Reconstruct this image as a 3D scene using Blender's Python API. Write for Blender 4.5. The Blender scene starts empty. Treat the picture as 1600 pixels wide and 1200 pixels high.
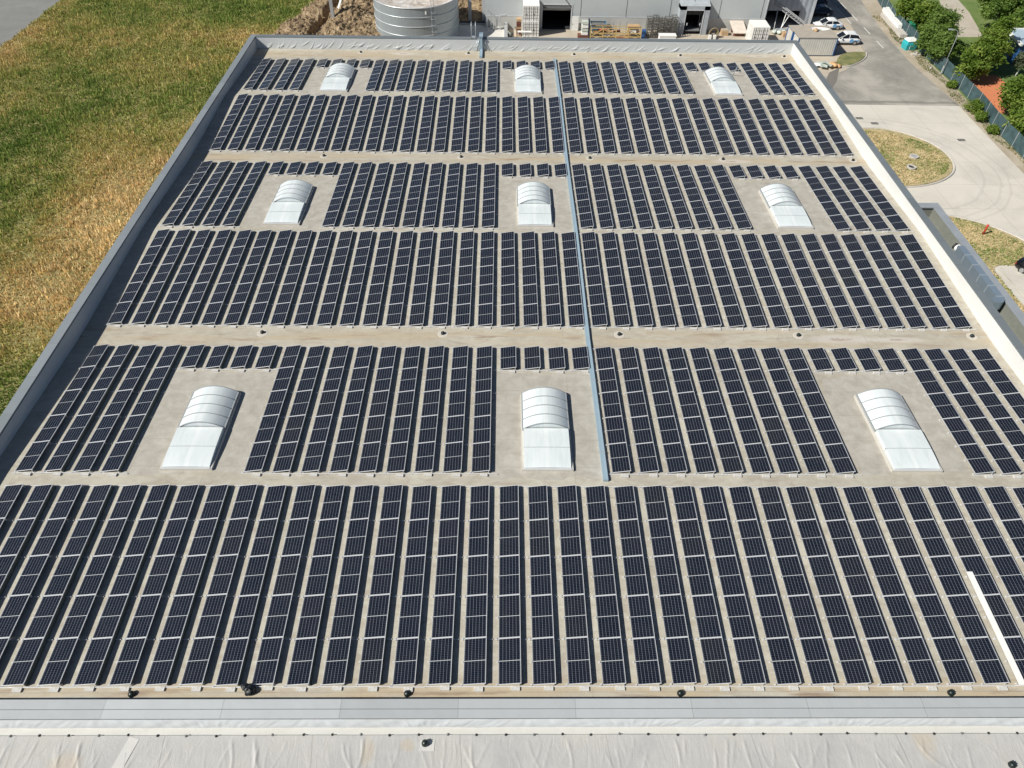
import bpy, math, random
import numpy as np
from mathutils import Vector, Matrix

# ------------------------------------------------------------------ camera, sky, sun, exposure
S = bpy.context.scene
COL = S.collection
def setup():
    yaw, pitch, roll = 0.0195, 0.8001, 0.0182
    F = 1118.2353
    cy, sy, cp, sp = math.cos(yaw), math.sin(yaw), math.cos(pitch), math.sin(pitch)
    f = Vector((sy*cp, cy*cp, -sp)); r = Vector((cy, -sy, 0)); u = r.cross(f)
    r2 = r*math.cos(roll) + u*math.sin(roll); u2 = u*math.cos(roll) - r*math.sin(roll)
    cam = bpy.data.cameras.new('camera'); o = bpy.data.objects.new('camera', cam); COL.objects.link(o)
    M = Matrix(((r2.x, u2.x, -f.x, 26.8353), (r2.y, u2.y, -f.y, -12.6552), (r2.z, u2.z, -f.z, 32.4062), (0, 0, 0, 1)))
    o.matrix_world = M
    cam.sensor_width = 36; cam.lens = F/1600*36; cam.clip_start = 0.5; cam.clip_end = 3000
    S.camera = o
    # sun from the left, a little behind the camera
    sdir = Vector((0.91, 0.415, -math.tan(math.radians(42.5)))).normalized()
    L = bpy.data.lights.new('sun', 'SUN'); L.energy = 5.0; L.angle = math.radians(0.53); L.color = (1.0, 0.965, 0.875)
    so = bpy.data.objects.new('sun', L); COL.objects.link(so)
    so.rotation_euler = sdir.to_track_quat('-Z', 'Y').to_euler(); so.location = (-60, -40, 80)
    w = bpy.data.worlds.new('World'); S.world = w; w.use_nodes = True
    nt = w.node_tree; nt.nodes.clear()
    sky = nt.nodes.new('ShaderNodeTexSky'); sky.sky_type = 'NISHITA'; sky.sun_disc = False
    sky.sun_elevation = math.radians(42.5); sky.sun_rotation = math.atan2(-0.91, -0.415) % (2*math.pi)
    sky.air_density = 0.75; sky.dust_density = 0.35; sky.ozone_density = 2.0
    bg = nt.nodes.new('ShaderNodeBackground'); bg.inputs[1].default_value = 0.052
    out = nt.nodes.new('ShaderNodeOutputWorld')
    nt.links.new(sky.outputs[0], bg.inputs[0]); nt.links.new(bg.outputs[0], out.inputs[0])
    vs = S.view_settings; vs.view_transform = 'Standard'; vs.look = 'None'; vs.exposure = 0.18; vs.gamma = 1.0
    vs.use_curve_mapping = False
    S.render.engine = 'CYCLES'
setup()

rnd = random.Random(7)
G = -9.0                       # level of the ground round the warehouse

# ------------------------------------------------------------------ node helpers
class NT:
    def __init__(s, name):
        s.m = bpy.data.materials.new(name); s.m.use_nodes = True
        s.t = s.m.node_tree; s.b = s.t.nodes['Principled BSDF']
    def n(s, typ, **kw):
        n = s.t.nodes.new(typ)
        for k, v in kw.items(): setattr(n, k, v)
        return n
    def l(s, a, b): s.t.links.new(a, b)
    def setv(s, inp, v):
        if hasattr(v, 'links') or hasattr(v, 'is_output'): s.l(v, inp)
        else: inp.default_value = v
    def math(s, op, a, b=0.0, c=None):
        n = s.n('ShaderNodeMath', operation=op)
        s.setv(n.inputs[0], a); s.setv(n.inputs[1], b)
        if c is not None: s.setv(n.inputs[2], c)
        return n.outputs[0]
    def mix(s, fac, a, b, mode='MIX'):
        n = s.n('ShaderNodeMix', data_type='RGBA', blend_type=mode)
        s.setv(n.inputs[0], fac)
        for i, v in ((6, a), (7, b)):
            if isinstance(v, tuple): v = (v[0], v[1], v[2], 1)
            s.setv(n.inputs[i], v)
        return n.outputs[2]
    def coord(s, scale=(1, 1, 1), kind='Object'):
        c = s.n('ShaderNodeTexCoord'); mp = s.n('ShaderNodeMapping'); mp.inputs['Scale'].default_value = scale
        s.l(c.outputs[kind], mp.inputs[0]); return mp.outputs[0]
    def noise(s, scale, detail=4, vec=None, rough=0.55, dist=0.0):
        n = s.n('ShaderNodeTexNoise'); n.inputs['Scale'].default_value = scale; n.inputs['Detail'].default_value = detail
        n.inputs['Roughness'].default_value = rough; n.inputs['Distortion'].default_value = dist
        if vec is None: vec = s.coord()
        s.l(vec, n.inputs['Vector']); return n.outputs['Fac']
    def ramp(s, fac, stops):
        n = s.n('ShaderNodeValToRGB'); e = n.color_ramp.elements
        while len(e) < len(stops): e.new(0.5)
        for el, (p, c) in zip(e, stops):
            el.position = p; el.color = (c[0], c[1], c[2], 1) if isinstance(c, tuple) else (c, c, c, 1)
        s.l(fac, n.inputs[0]); return n.outputs[0]
    def bump(s, h, strength=0.3, dist=0.02):
        n = s.n('ShaderNodeBump'); n.inputs['Strength'].default_value = strength; n.inputs['Distance'].default_value = dist
        s.l(h, n.inputs['Height']); s.l(n.outputs[0], s.b.inputs['Normal'])
    def done(s, color=None, rough=0.6, metal=0.0, spec=None):
        if color is not None:
            if isinstance(color, tuple): s.b.inputs['Base Color'].default_value = (color[0], color[1], color[2], 1)
            else: s.l(color, s.b.inputs['Base Color'])
        s.setv(s.b.inputs['Roughness'], rough); s.b.inputs['Metallic'].default_value = metal
        if spec is not None: s.b.inputs['Specular IOR Level'].default_value = spec
        return s.m

def plain(name, c, rough=0.6, metal=0.0, var=0.12, scale=2.0, bump=0.0, spec=None):
    t = NT(name)
    if var:
        f = t.noise(scale, 5)
        lo = tuple(max(0, x*(1-var)) for x in c); hi = tuple(min(1, x*(1+var)) for x in c)
        col = t.ramp(f, [(0.3, lo), (0.7, hi)])
    else: col = c
    if bump: t.bump(t.noise(scale*12, 4), bump, 0.02)
    return t.done(col, rough, metal, spec)

# ------------------------------------------------------------------ materials
def mat_cells():
    t = NT('solar_cells')
    tc = t.n('ShaderNodeTexCoord'); sp = t.n('ShaderNodeSeparateXYZ'); t.l(tc.outputs['Object'], sp.inputs[0])
    x, y = sp.outputs[0], sp.outputs[1]
    def line(v, off, pitch, w):
        a = t.math('SUBTRACT', v, off); a = t.math('DIVIDE', a, pitch); fr = t.math('FRACT', a)
        d = t.math('SUBTRACT', fr, 0.5); d = t.math('ABSOLUTE', d); d = t.math('SUBTRACT', 0.5, d)
        return t.math('LESS_THAN', d, w/pitch/2)
    vx = line(x, 0.045, 0.1583, 0.0105)
    hy = line(y, 0.045, 0.0842, 0.005)
    mid = t.math('LESS_THAN', t.math('ABSOLUTE', t.math('SUBTRACT', y, 1.05)), 0.013)
    oi = t.n('ShaderNodeObjectInfo')
    base = t.ramp(oi.outputs['Random'], [(0.0, (0.0034, 0.0055, 0.0125)), (0.5, (0.0046, 0.0068, 0.0155)), (0.9, (0.006, 0.0076, 0.0145)), (1.0, (0.008, 0.0085, 0.0128))])
    va = t.n('ShaderNodeVectorMath', operation='ADD'); t.l(tc.outputs['Object'], va.inputs[0]); cx = t.n('ShaderNodeCombineXYZ'); t.l(t.math('MULTIPLY', oi.outputs['Random'], 90.0), cx.inputs[0]); t.l(cx.outputs[0], va.inputs[1])
    dust = t.ramp(t.noise(1.3, 6, va.outputs[0], 0.65, 0.8), [(0.35, 0.0), (0.75, 1.0)])
    base = t.mix(t.math('MULTIPLY', dust, 0.03), base, (0.25, 0.22, 0.18))
    c = t.mix(t.math('MULTIPLY', hy, 0.85), base, (0.12, 0.14, 0.18))
    c = t.mix(t.math('MULTIPLY', vx, 0.85), c, (0.23, 0.26, 0.31))
    c = t.mix(mid, c, (0.5, 0.52, 0.54))
    ro = t.math('ADD', 0.1, t.math('MULTIPLY', dust, 0.14))
    return t.done(c, ro, 0.0, 0.3)

def mat_roof():
    t = NT('roof_membrane_tan')
    co = t.coord(); sep = t.n('ShaderNodeSeparateXYZ'); t.l(co, sep.inputs[0]); X, Y = sep.outputs[0], sep.outputs[1]
    big = t.noise(0.22, 5, co)
    fine = t.noise(2.5, 6, co, 0.65)
    c = t.ramp(big, [(0.3, (0.37, 0.34, 0.28)), (0.5, (0.435, 0.405, 0.335)), (0.72, (0.50, 0.47, 0.395))])
    c = t.mix(t.ramp(fine, [(0.35, 0.0), (0.75, 0.5)]), c, (0.56, 0.54, 0.475))
    c = t.mix(t.ramp(t.noise(0.9, 6, t.coord((0.7, 1.6, 1)), 0.7, 1.2), [(0.44, 0.0), (0.68, 0.75)]), c, (0.33, 0.285, 0.23))
    c = t.mix(t.ramp(t.noise(14, 3, co), [(0.62, 0.0), (0.72, 0.35)]), c, (0.25, 0.21, 0.17))
    # tan silt streaks running along the valleys
    st = t.noise(1.0, 5, t.coord((0.12, 1.3, 1)), 0.6, 0.6)
    def band(c0, hw):
        d = t.math('ABSOLUTE', t.math('SUBTRACT', Y, c0)); return t.math('SUBTRACT', 1.0, t.math('SMOOTH_MIN', t.math('DIVIDE', d, hw), 1.0, 0.3))
    val = t.math('MAXIMUM', t.math('MAXIMUM', band(-0.35, 0.9), band(23.2, 1.3)), t.math('MAXIMUM', band(47.4, 1.2), band(71.0, 1.7)))
    val = t.math('MAXIMUM', val, 0.0)
    k = t.math('MULTIPLY', val, t.ramp(st, [(0.38, 0.0), (0.62, 1.0)]))
    c = t.mix(k, c, (0.45, 0.37, 0.255))
    k2 = t.math('MULTIPLY', val, t.ramp(t.noise(1.3, 5, t.coord((0.2, 1.6, 1)), 0.6), [(0.56, 0.0), (0.68, 0.85)]))
    c = t.mix(k2, c, (0.27, 0.19, 0.13))
    # greyer, washed membrane round the skylights
    def grey(cx, cy):
        dx = t.math('DIVIDE', t.math('ABSOLUTE', t.math('SUBTRACT', X, cx)), 3.6)
        dy = t.math('DIVIDE', t.math('ABSOLUTE', t.math('SUBTRACT', Y, cy)), 4.6)
        return t.math('LESS_THAN', t.math('MAXIMUM', dx, dy), t.math('ADD', 0.9, t.math('MULTIPLY', t.math('SUBTRACT', big, 0.5), 0.5)))
    g = None
    for cx in (9.3, 29.4, 50.2):
        for cy in (15.6, 39.6, 63.0):
            q = grey(cx, cy); g = q if g is None else t.math('MAXIMUM', g, q)
    blot = t.ramp(t.noise(1.4, 6, co, 0.65, 0.4), [(0.3, (0.32, 0.295, 0.26)), (0.5, (0.41, 0.385, 0.345)), (0.7, (0.50, 0.475, 0.435))])
    c = t.mix(t.math('MULTIPLY', g, 0.75), c, blot)
    # dried white puddle rings
    for (px, py, a, b) in ((49.8, 23.25, 2.6, .55), (47.7, 47.35, 2.2, .4), (15.4, 71.3, 1.5, .5), (56.2, 71.6, 1.7, .4), (53.6, 23.2, 2.5, .35)):
        ex = t.math('POWER', t.math('DIVIDE', t.math('SUBTRACT', X, px), a), 2.0); ey = t.math('POWER', t.math('DIVIDE', t.math('SUBTRACT', Y, py), b), 2.0)
        r = t.math('ADD', t.math('ADD', ex, ey), t.math('MULTIPLY', t.math('SUBTRACT', fine, 0.5), 1.4))
        c = t.mix(t.ramp(r, [(0.3, 0.5), (1.0, 0.0)]), c, (0.60, 0.56, 0.52))
        r2 = t.math('ADD', t.math('MULTIPLY', t.math('ADD', ex, ey), 14.0), t.math('MULTIPLY', t.math('SUBTRACT', fine, 0.5), 8.0))
        c = t.mix(t.ramp(r2, [(0.3, 0.5), (0.9, 0.0)]), c, (0.27, 0.19, 0.15))
    # welded laps of the sheet, across and along
    sx = t.math('FRACT', t.math('DIVIDE', t.math('ADD', Y, 0.3), 2.05)); sx = t.math('LESS_THAN', sx, 0.022)
    sy = t.math('FRACT', t.math('DIVIDE', X, 10.3)); sy = t.math('LESS_THAN', sy, 0.004)
    c = t.mix(t.math('MULTIPLY', t.math('MAXIMUM', sx, sy), 0.35), c, (0.26, 0.24, 0.21))
    t.bump(t.noise(6.0, 5, co), 0.25, 0.02)
    return t.done(c, 0.75)

def mat_white_membrane(name, c=(0.62, 0.62, 0.6), stain=(0.48, 0.42, 0.34), amt=0.35):
    t = NT(name); co = t.coord()
    f = t.noise(0.5, 6, co, 0.6, 0.5); f2 = t.noise(3, 5, co)
    a = t.mix(t.ramp(f, [(0.42, 0.0), (0.8, amt)]), c, stain)
    a = t.mix(t.ramp(f2, [(0.4, 0.0), (0.8, 0.3)]), a, tuple(min(1, x*1.18) for x in c))
    t.bump(t.noise(5, 4, co), 0.15, 0.02)
    return t.done(a, 0.55)

def mat_near():
    t = NT('pale_membrane_near_roof'); co = t.coord(); sp = t.n('ShaderNodeSeparateXYZ'); g = t.n('ShaderNodeNewGeometry'); t.l(g.outputs['Position'], sp.inputs[0]); co = g.outputs['Position']
    f = t.noise(0.35, 6, co, 0.6, 0.6); f2 = t.noise(2.2, 6, co, 0.65); f3 = t.noise(9, 3, co)
    c = t.ramp(f, [(0.3, (0.40, 0.40, 0.395)), (0.5, (0.455, 0.45, 0.435)), (0.72, (0.48, 0.465, 0.43))])
    c = t.mix(t.ramp(f2, [(0.45, 0.0), (0.75, 0.4)]), c, (0.51, 0.505, 0.495))
    c = t.mix(t.ramp(f3, [(0.62, 0.0), (0.75, 0.3)]), c, (0.36, 0.32, 0.26))
    X, Y = sp.outputs[0], sp.outputs[1]
    lap = t.math('LESS_THAN', t.math('FRACT', t.math('DIVIDE', t.math('ADD', X, t.math('MULTIPLY', Y, 0.12)), 6.2)), 0.008); c = t.mix(t.math('MULTIPLY', lap, 0.5), c, (0.3, 0.29, 0.27))
    for (px, py, a, b) in ((44.8, -2.5, .55, .9), (22.95, -2.6, .35, .3), (21.3, -2.9, .3, .8), (9, -3.4, .8, .6)):
        r = t.math('ADD', t.math('ADD', t.math('POWER', t.math('DIVIDE', t.math('SUBTRACT', X, px), a), 2.0), t.math('POWER', t.math('DIVIDE', t.math('SUBTRACT', Y, py), b), 2.0)), t.math('MULTIPLY', t.math('SUBTRACT', f2, 0.5), 2.0))
        c = t.mix(t.ramp(r, [(0.2, 0.35), (1.1, 0.0)]), c, (0.50, 0.39, 0.25))
    cr = t.noise(1.2, 5, t.coord((2.2, 0.7, 1)), 0.6, 2.0); t.bump(t.math('ADD', cr, t.math('MULTIPLY', f2, 0.3)), 0.4, 0.05); return t.done(c, 0.5)

def mat_zinc(name, c=(0.50, 0.515, 0.52), rough=0.42, metal=0.25, strip=2.0, axis=0, seam=0.0):
    t = NT(name); co = t.coord(); sep = t.n('ShaderNodeSeparateXYZ'); t.l(co, sep.inputs[0])
    cell = t.math('FLOOR', t.math('DIVIDE', sep.outputs[axis], strip))
    wn = t.n('ShaderNodeTexWhiteNoise', noise_dimensions='1D'); t.l(cell, wn.inputs['W'])
    k = t.math('ADD', t.math('MULTIPLY', wn.outputs['Value'], 0.6), t.math('MULTIPLY', t.noise(1.2, 5, co), 0.5))
    col = t.ramp(k, [(0.15, tuple(x*0.9 for x in c)), (0.9, tuple(min(1, x*1.1) for x in c))])
    if seam: col = t.mix(t.math('MULTIPLY', t.math('LESS_THAN', t.math('FRACT', t.math('DIVIDE', sep.outputs[axis], strip)), seam), 0.5), col, tuple(x*0.5 for x in c))
    t.bump(t.noise(0.8, 3, co), 0.22, 0.08)
    return t.done(col, rough, metal)

def mat_ground(name, stops, scale, fscale=None, bump=0.5, rough=0.95, dist=0.05):
    t = NT(name); co = t.coord()
    f = t.noise(scale, 7, co, 0.68, 0.3)
    f2 = t.noise(fscale or scale*12, 4, co, 0.6)
    k = t.math('ADD', t.math('MULTIPLY', f, 0.65), t.math('MULTIPLY', f2, 0.35))
    c = t.ramp(k, stops); t.bump(f2, bump, dist)
    return t.done(c, rough)

def mat_attr(name, rough=0.85, trans=0.0):
    t = NT(name); a = t.n('ShaderNodeAttribute'); a.attribute_name = 'col'
    if trans:
        tr = t.n('ShaderNodeBsdfTranslucent'); t.l(a.outputs['Color'], tr.inputs[0])
        mx = t.n('ShaderNodeMixShader'); mx.inputs[0].default_value = trans
        out = t.t.nodes['Material Output']; t.l(t.b.outputs[0], mx.inputs[1]); t.l(tr.outputs[0], mx.inputs[2]); t.l(mx.outputs[0], out.inputs[0])
    t.b.inputs['Specular IOR Level'].default_value = 0.25
    return t.done(a.outputs['Color'], rough)

def mat_asphalt():
    t = NT('asphalt'); co = t.coord()
    big = t.noise(0.16, 6, co, 0.65, 0.8); fine = t.noise(30, 3, co)
    tr = t.noise(0.5, 5, t.coord((1.6, 0.12, 1)), 0.6)
    c = t.ramp(big, [(0.34, (0.205, 0.192, 0.17)), (0.5, (0.295, 0.276, 0.242)), (0.64, (0.41, 0.38, 0.335))])
    c = t.mix(t.ramp(tr, [(0.5, 0.0), (0.7, 0.45)]), c, (0.21, 0.2, 0.19))
    c = t.mix(t.math('MULTIPLY', fine, 0.2), c, (0.33, 0.32, 0.3))
    c = t.mix(t.ramp(t.noise(0.7, 7, co, 0.7, 1.5), [(0.55, 0.0), (0.72, 0.55)]), c, (0.42, 0.395, 0.36))
    sp = t.n('ShaderNodeSeparateXYZ'); t.l(co, sp.inputs[0]); d = t.math('ABSOLUTE', t.math('SUBTRACT', sp.outputs[1], t.math('ADD', 79.0, t.math('MULTIPLY', t.noise(0.25, 4, co), 1.6))))
    c = t.mix(t.ramp(d, [(0.1, 0.55), (0.45, 0.0)]), c, (0.12, 0.115, 0.105))
    t.bump(fine, 0.3, 0.02); return t.done(c, 0.9)

def mat_concrete(name, c=(0.52, 0.49, 0.45), slab=5.0, seam=0.012, tracks=True):
    t = NT(name); co = t.coord(); sep = t.n('ShaderNodeSeparateXYZ'); t.l(co, sep.inputs[0])
    big = t.noise(0.25, 6, co, 0.62, 0.5); fine = t.noise(9, 5, co)
    k = t.math('ADD', t.math('MULTIPLY', big, 0.7), t.math('MULTIPLY', fine, 0.3))
    col = t.ramp(k, [(0.3, tuple(x*0.8 for x in c)), (0.5, c), (0.7, tuple(min(1, x*1.12) for x in c))])
    if slab:
        a = t.math('LESS_THAN', t.math('FRACT', t.math('DIVIDE', sep.outputs[0], slab)), seam)
        b = t.math('LESS_THAN', t.math('FRACT', t.math('DIVIDE', t.math('ADD', sep.outputs[1], 1.0), slab)), seam)
        col = t.mix(t.math('MULTIPLY', t.math('MAXIMUM', a, b), 0.4), col, (0.3, 0.28, 0.26))
    if tracks:
        dx = t.math('SUBTRACT', sep.outputs[0], 72.5); dy = t.math('SUBTRACT', sep.outputs[1], 63.0)
        r = t.math('SQRT', t.math('ADD', t.math('MULTIPLY', dx, dx), t.math('MULTIPLY', dy, dy)))
        rr = t.math('ADD', r, t.math('MULTIPLY', big, 1.2))
        ring = None
        for R in (9.8, 11.6, 12.6):
            q = t.math('LESS_THAN', t.math('ABSOLUTE', t.math('SUBTRACT', rr, R)), 0.14); ring = q if ring is None else t.math('MAXIMUM', ring, q)
        col = t.mix(t.math('MULTIPLY', t.math('MULTIPLY', ring, t.ramp(fine, [(0.3, 0.0), (0.7, 1.0)])), 0.26), col, (0.2, 0.19, 0.18))
    t.bump(fine, 0.15, 0.02); return t.done(col, 0.85)

def mat_corrugated(name, c, pitch=0.3, axis=0, strength=0.8, rough=0.5, metal=0.2):
    t = NT(name); co = t.coord(); sep = t.n('ShaderNodeSeparateXYZ'); t.l(co, sep.inputs[0])
    w = t.math('SINE', t.math('MULTIPLY', sep.outputs[axis], 2*math.pi/pitch)); t.bump(w, strength, 0.03)
    col = t.ramp(t.noise(1.0, 5, co), [(0.3, tuple(x*0.88 for x in c)), (0.7, tuple(min(1, x*1.1) for x in c))])
    return t.done(col, rough, metal)

def mat_poly():
    t = NT('white_polycarbonate'); oi = t.n('ShaderNodeObjectInfo'); co = t.coord((3.0, 0.5, 1)); 
    va = t.n('ShaderNodeVectorMath', operation='ADD'); cx = t.n('ShaderNodeCombineXYZ'); t.l(t.math('MULTIPLY', oi.outputs['Random'], 50.0), cx.inputs[0]); t.l(co, va.inputs[0]); t.l(cx.outputs[0], va.inputs[1])
    d = t.noise(1.0, 6, va.outputs[0], 0.65, 0.4)
    c = t.ramp(d, [(0.3, (0.60, 0.65, 0.66)), (0.52, (0.665, 0.715, 0.73)), (0.75, (0.71, 0.75, 0.76))])
    sp = t.n('ShaderNodeSeparateXYZ'); t.l(t.coord(), sp.inputs[0])
    mid = t.math('LESS_THAN', t.math('ABSOLUTE', sp.outputs[0]), 0.12); c = t.mix(t.math('MULTIPLY', mid, 0.35), c, (0.80, 0.82, 0.82))
    rb = t.math('SINE', t.math('MULTIPLY', sp.outputs[0], 62.0)); t.bump(rb, 0.06, 0.01)
    t.b.inputs['Subsurface Weight'].default_value = 0.0
    return t.done(c, 0.32)
M = {}
M['cells'] = mat_cells()
M['alu'] = plain('anodised_aluminium', (0.74, 0.75, 0.77), 0.35, 0.25, 0.05)
M['rail'] = plain('mill_finish_rail', (0.66, 0.67, 0.68), 0.4, 0.3, 0.08)
M['deflector'] = plain('grey_green_steel_sheet', (0.07, 0.09, 0.085), 0.5, 0.2, 0.1)
M['ballast'] = plain('ballast_concrete', (0.55, 0.54, 0.52), 0.85, 0, 0.15, 6, 0.3)
M['rubber'] = plain('black_rubber', (0.02, 0.022, 0.024), 0.7, 0, 0.2, 4)
M['roof'] = mat_roof()
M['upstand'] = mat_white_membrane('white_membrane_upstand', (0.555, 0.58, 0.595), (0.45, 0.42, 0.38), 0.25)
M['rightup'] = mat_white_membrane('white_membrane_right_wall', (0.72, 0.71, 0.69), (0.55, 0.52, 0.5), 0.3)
M['near'] = mat_near()
M['nearlap'] = mat_white_membrane('bright_membrane_lap', (0.56, 0.55, 0.52), (0.5, 0.45, 0.38), 0.25)
M['patch'] = mat_white_membrane('patch_membrane', (0.56, 0.555, 0.535), (0.55, 0.5, 0.42), 0.3)
M['capdark'] = mat_zinc('grey_coated_cap', (0.175, 0.20, 0.215), 0.5, 0.1, 3.0, 1, 0.012)
M['capleft'] = mat_zinc('pale_grey_coated_cap', (0.25, 0.28, 0.30), 0.45, 0.1, 3.0, 1, 0.012)
M['zinc'] = mat_zinc('galvanised_cap_sheet', (0.53, 0.55, 0.56), strip=5.0, seam=0.006)
M['wallgrey'] = plain('light_grey_cladding', (0.485, 0.52, 0.53), 0.6, 0, 0.05, 0.3)
M['trimgrey'] = plain('white_grey_trim', (0.55, 0.57, 0.6), 0.5, 0.1, 0.05)
M['seam'] = plain('dark_joint', (0.16, 0.165, 0.17), 0.8, 0, 0.1)
M['plinth'] = mat_concrete('plinth_concrete', (0.50, 0.50, 0.48), 0, 0, False)
M['dark'] = plain('dark_interior', (0.02, 0.022, 0.025), 0.8, 0, 0.3, 1)
M['shutter'] = mat_corrugated('pale_shutter', (0.5, 0.51, 0.5), 0.12, 2, 0.5)
M['poly'] = mat_poly()
M['polyrib'] = plain('grey_aluminium_rib', (0.36, 0.38, 0.39), 0.45, 0.2, 0.05)
M['curb'] = mat_white_membrane('skylight_curb_membrane', (0.56, 0.54, 0.5), (0.5, 0.44, 0.36), 0.3)
M['tray'] = mat_zinc('blue_grey_cable_tray', (0.33, 0.44, 0.52), 0.45, 0.1, 3.0)
M['duct'] = mat_zinc('blue_galvanised_duct', (0.38, 0.47, 0.55), 0.35, 0.6, 1.0)
M['drain'] = plain('black_drain_plastic', (0.012, 0.02, 0.018), 0.4, 0, 0.2, 5)
M['flange'] = mat_white_membrane('drain_flange', (0.55, 0.51, 0.45), (0.45, 0.38, 0.3), 0.4)
M['annexroof'] = mat_ground('shadowed_grey_roof', [(0.3, (0.15, 0.16, 0.14)), (0.6, (0.21, 0.215, 0.19)), (0.8, (0.26, 0.26, 0.235))], 0.7, 5, 0.2)  # dark greenish tone paints in the warehouse shadow over the annex
M['annexcap'] = plain('pale_zinc_cap', (0.34, 0.37, 0.40), 0.5, 0.2, 0.08, 1)
M['soil'] = mat_ground('pale_gravel_soil', [(0.3, (0.30, 0.25, 0.18)), (0.5, (0.40, 0.34, 0.26)), (0.7, (0.50, 0.45, 0.37))], 0.5, 8)
M['dirt'] = mat_ground('dug_earth', [(0.34, (0.11, 0.075, 0.042)), (0.5, (0.26, 0.185, 0.108)), (0.66, (0.48, 0.37, 0.235))], 0.6, 3, 0.9, 0.95, 0.2)
M['fieldsoil'] = mat_ground('field_soil', [(0.3, (0.15, 0.16, 0.05)), (0.5, (0.25, 0.22, 0.085)), (0.7, (0.36, 0.28, 0.13))], 0.25, 4, 0.5)
M['lawnsoil'] = mat_ground('dry_lawn', [(0.36, (0.15, 0.18, 0.06)), (0.5, (0.42, 0.34, 0.18)), (0.64, (0.58, 0.46, 0.28))], 1.1, 5, 0.8)
M['greenlawn'] = mat_ground('green_lawn', [(0.3, (0.07, 0.12, 0.025)), (0.5, (0.12, 0.18, 0.045)), (0.7, (0.22, 0.25, 0.09))], 0.3, 5, 0.6)
M['olivelawn'] = mat_ground('olive_lawn', [(0.36, (0.09, 0.12, 0.035)), (0.52, (0.19, 0.19, 0.075)), (0.66, (0.36, 0.3, 0.16))], 0.8, 5, 0.7)
M['path'] = mat_ground('beige_gravel_path', [(0.3, (0.34, 0.29, 0.23)), (0.5, (0.45, 0.40, 0.33)), (0.7, (0.52, 0.47, 0.40))], 0.6, 10, 0.4)
M['clay'] = mat_ground('orange_clay', [(0.3, (0.50, 0.16, 0.07)), (0.6, (0.62, 0.22, 0.10)), (0.8, (0.68, 0.28, 0.14))], 0.4, 8, 0.3)
M['asphalt'] = mat_asphalt()
M['oldroad'] = mat_ground('grey_old_road', [(0.3, (0.17, 0.17, 0.165)), (0.6, (0.23, 0.23, 0.22)), (0.8, (0.28, 0.275, 0.26))], 0.3, 15, 0.2)
M['patchroad'] = mat_ground('dark_asphalt_patch', [(0.3, (0.14, 0.13, 0.115)), (0.7, (0.2, 0.185, 0.165))], 0.6, 15, 0.3)
M['concrete'] = mat_concrete('drive_concrete', (0.59, 0.555, 0.495))
M['paleslab'] = mat_concrete('pale_slab_concrete', (0.62, 0.60, 0.56), 0, 0, False)
M['yard'] = mat_concrete('yard_concrete', (0.47, 0.41, 0.33), 5.0, 0.01, False)
M['kerb'] = plain('kerb_concrete', (0.5, 0.47, 0.43), 0.9, 0, 0.12, 3)
M['paint'] = plain('road_paint', (0.72, 0.71, 0.68), 0.7, 0, 0.15, 8)
M['grass'] = mat_attr('grass_blades', 0.8, 0.25)
M['leaf'] = mat_attr('leaves', 0.6, 0.45)
M['bark'] = plain('bark', (0.10, 0.075, 0.05), 0.95, 0, 0.35, 6, 0.5)
M['fence'] = plain('blue_green_screen_mesh', (0.045, 0.085, 0.095), 0.75, 0, 0.35, 1.2)
M['post'] = plain('pale_steel_post', (0.42, 0.45, 0.46), 0.5, 0.3, 0.1)
M['white'] = plain('white_paint', (0.80, 0.80, 0.78), 0.5, 0, 0.05, 3)
M['contwhite'] = mat_corrugated('white_corrugated_container', (0.72, 0.72, 0.70), 0.28, 0, 0.7)
M['controof'] = mat_ground('dusty_container_roof', [(0.3, (0.33, 0.29, 0.245)), (0.6, (0.42, 0.375, 0.32)), (0.8, (0.5, 0.45, 0.39))], 0.9, 6, 0.2)
M['blue'] = plain('blue_paint', (0.02, 0.09, 0.27), 0.5, 0, 0.1)
M['navy'] = plain('dark_blue_car_paint', (0.012, 0.025, 0.06), 0.2, 0.2, 0.05)
M['black'] = plain('black_car_paint', (0.008, 0.009, 0.012), 0.18, 0.1, 0.05)
M['carwhite'] = plain('white_car_paint', (0.78, 0.79, 0.8), 0.25, 0, 0.03)
M['decal'] = plain('light_blue_livery', (0.16, 0.36, 0.62), 0.35, 0, 0.05)
M['glass'] = plain('dark_car_glass', (0.012, 0.016, 0.02), 0.08, 0, 0.1)
M['tyre'] = plain('tyre_rubber', (0.02, 0.02, 0.02), 0.85, 0, 0.1)
M['rim'] = plain('alloy_rim', (0.4, 0.41, 0.42), 0.35, 0.6, 0.05)
M['lamp'] = plain('headlight_plastic', (0.7, 0.72, 0.74), 0.15, 0, 0.05)
M['redlamp'] = plain('tail_light_red', (0.35, 0.02, 0.02), 0.25, 0, 0.05)
M['tank'] = mat_zinc('galvanised_tank', (0.36, 0.41, 0.435), 0.4, 0.3, 1.55, 0, 0.02)
M['tankring'] = plain('bright_tank_hoop', (0.6, 0.63, 0.65), 0.4, 0.3, 0.05)
M['liner'] = mat_ground('dusty_white_liner', [(0.38, (0.36, 0.29, 0.22)), (0.52, (0.58, 0.53, 0.48)), (0.62, (0.72, 0.71, 0.7))], 0.35, 2, 0.4, 0.6, 0.3)
M['steel'] = plain('grey_primed_steel', (0.42, 0.43, 0.44), 0.55, 0.2, 0.1)
M['galv'] = plain('galvanised_steel', (0.5, 0.53, 0.56), 0.4, 0.4, 0.1)
M['yellow'] = plain('yellow_steel', (0.52, 0.38, 0.16), 0.5, 0, 0.15, 3)
M['rust'] = plain('brown_boards', (0.16, 0.06, 0.04), 0.85, 0, 0.35, 3)
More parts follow.
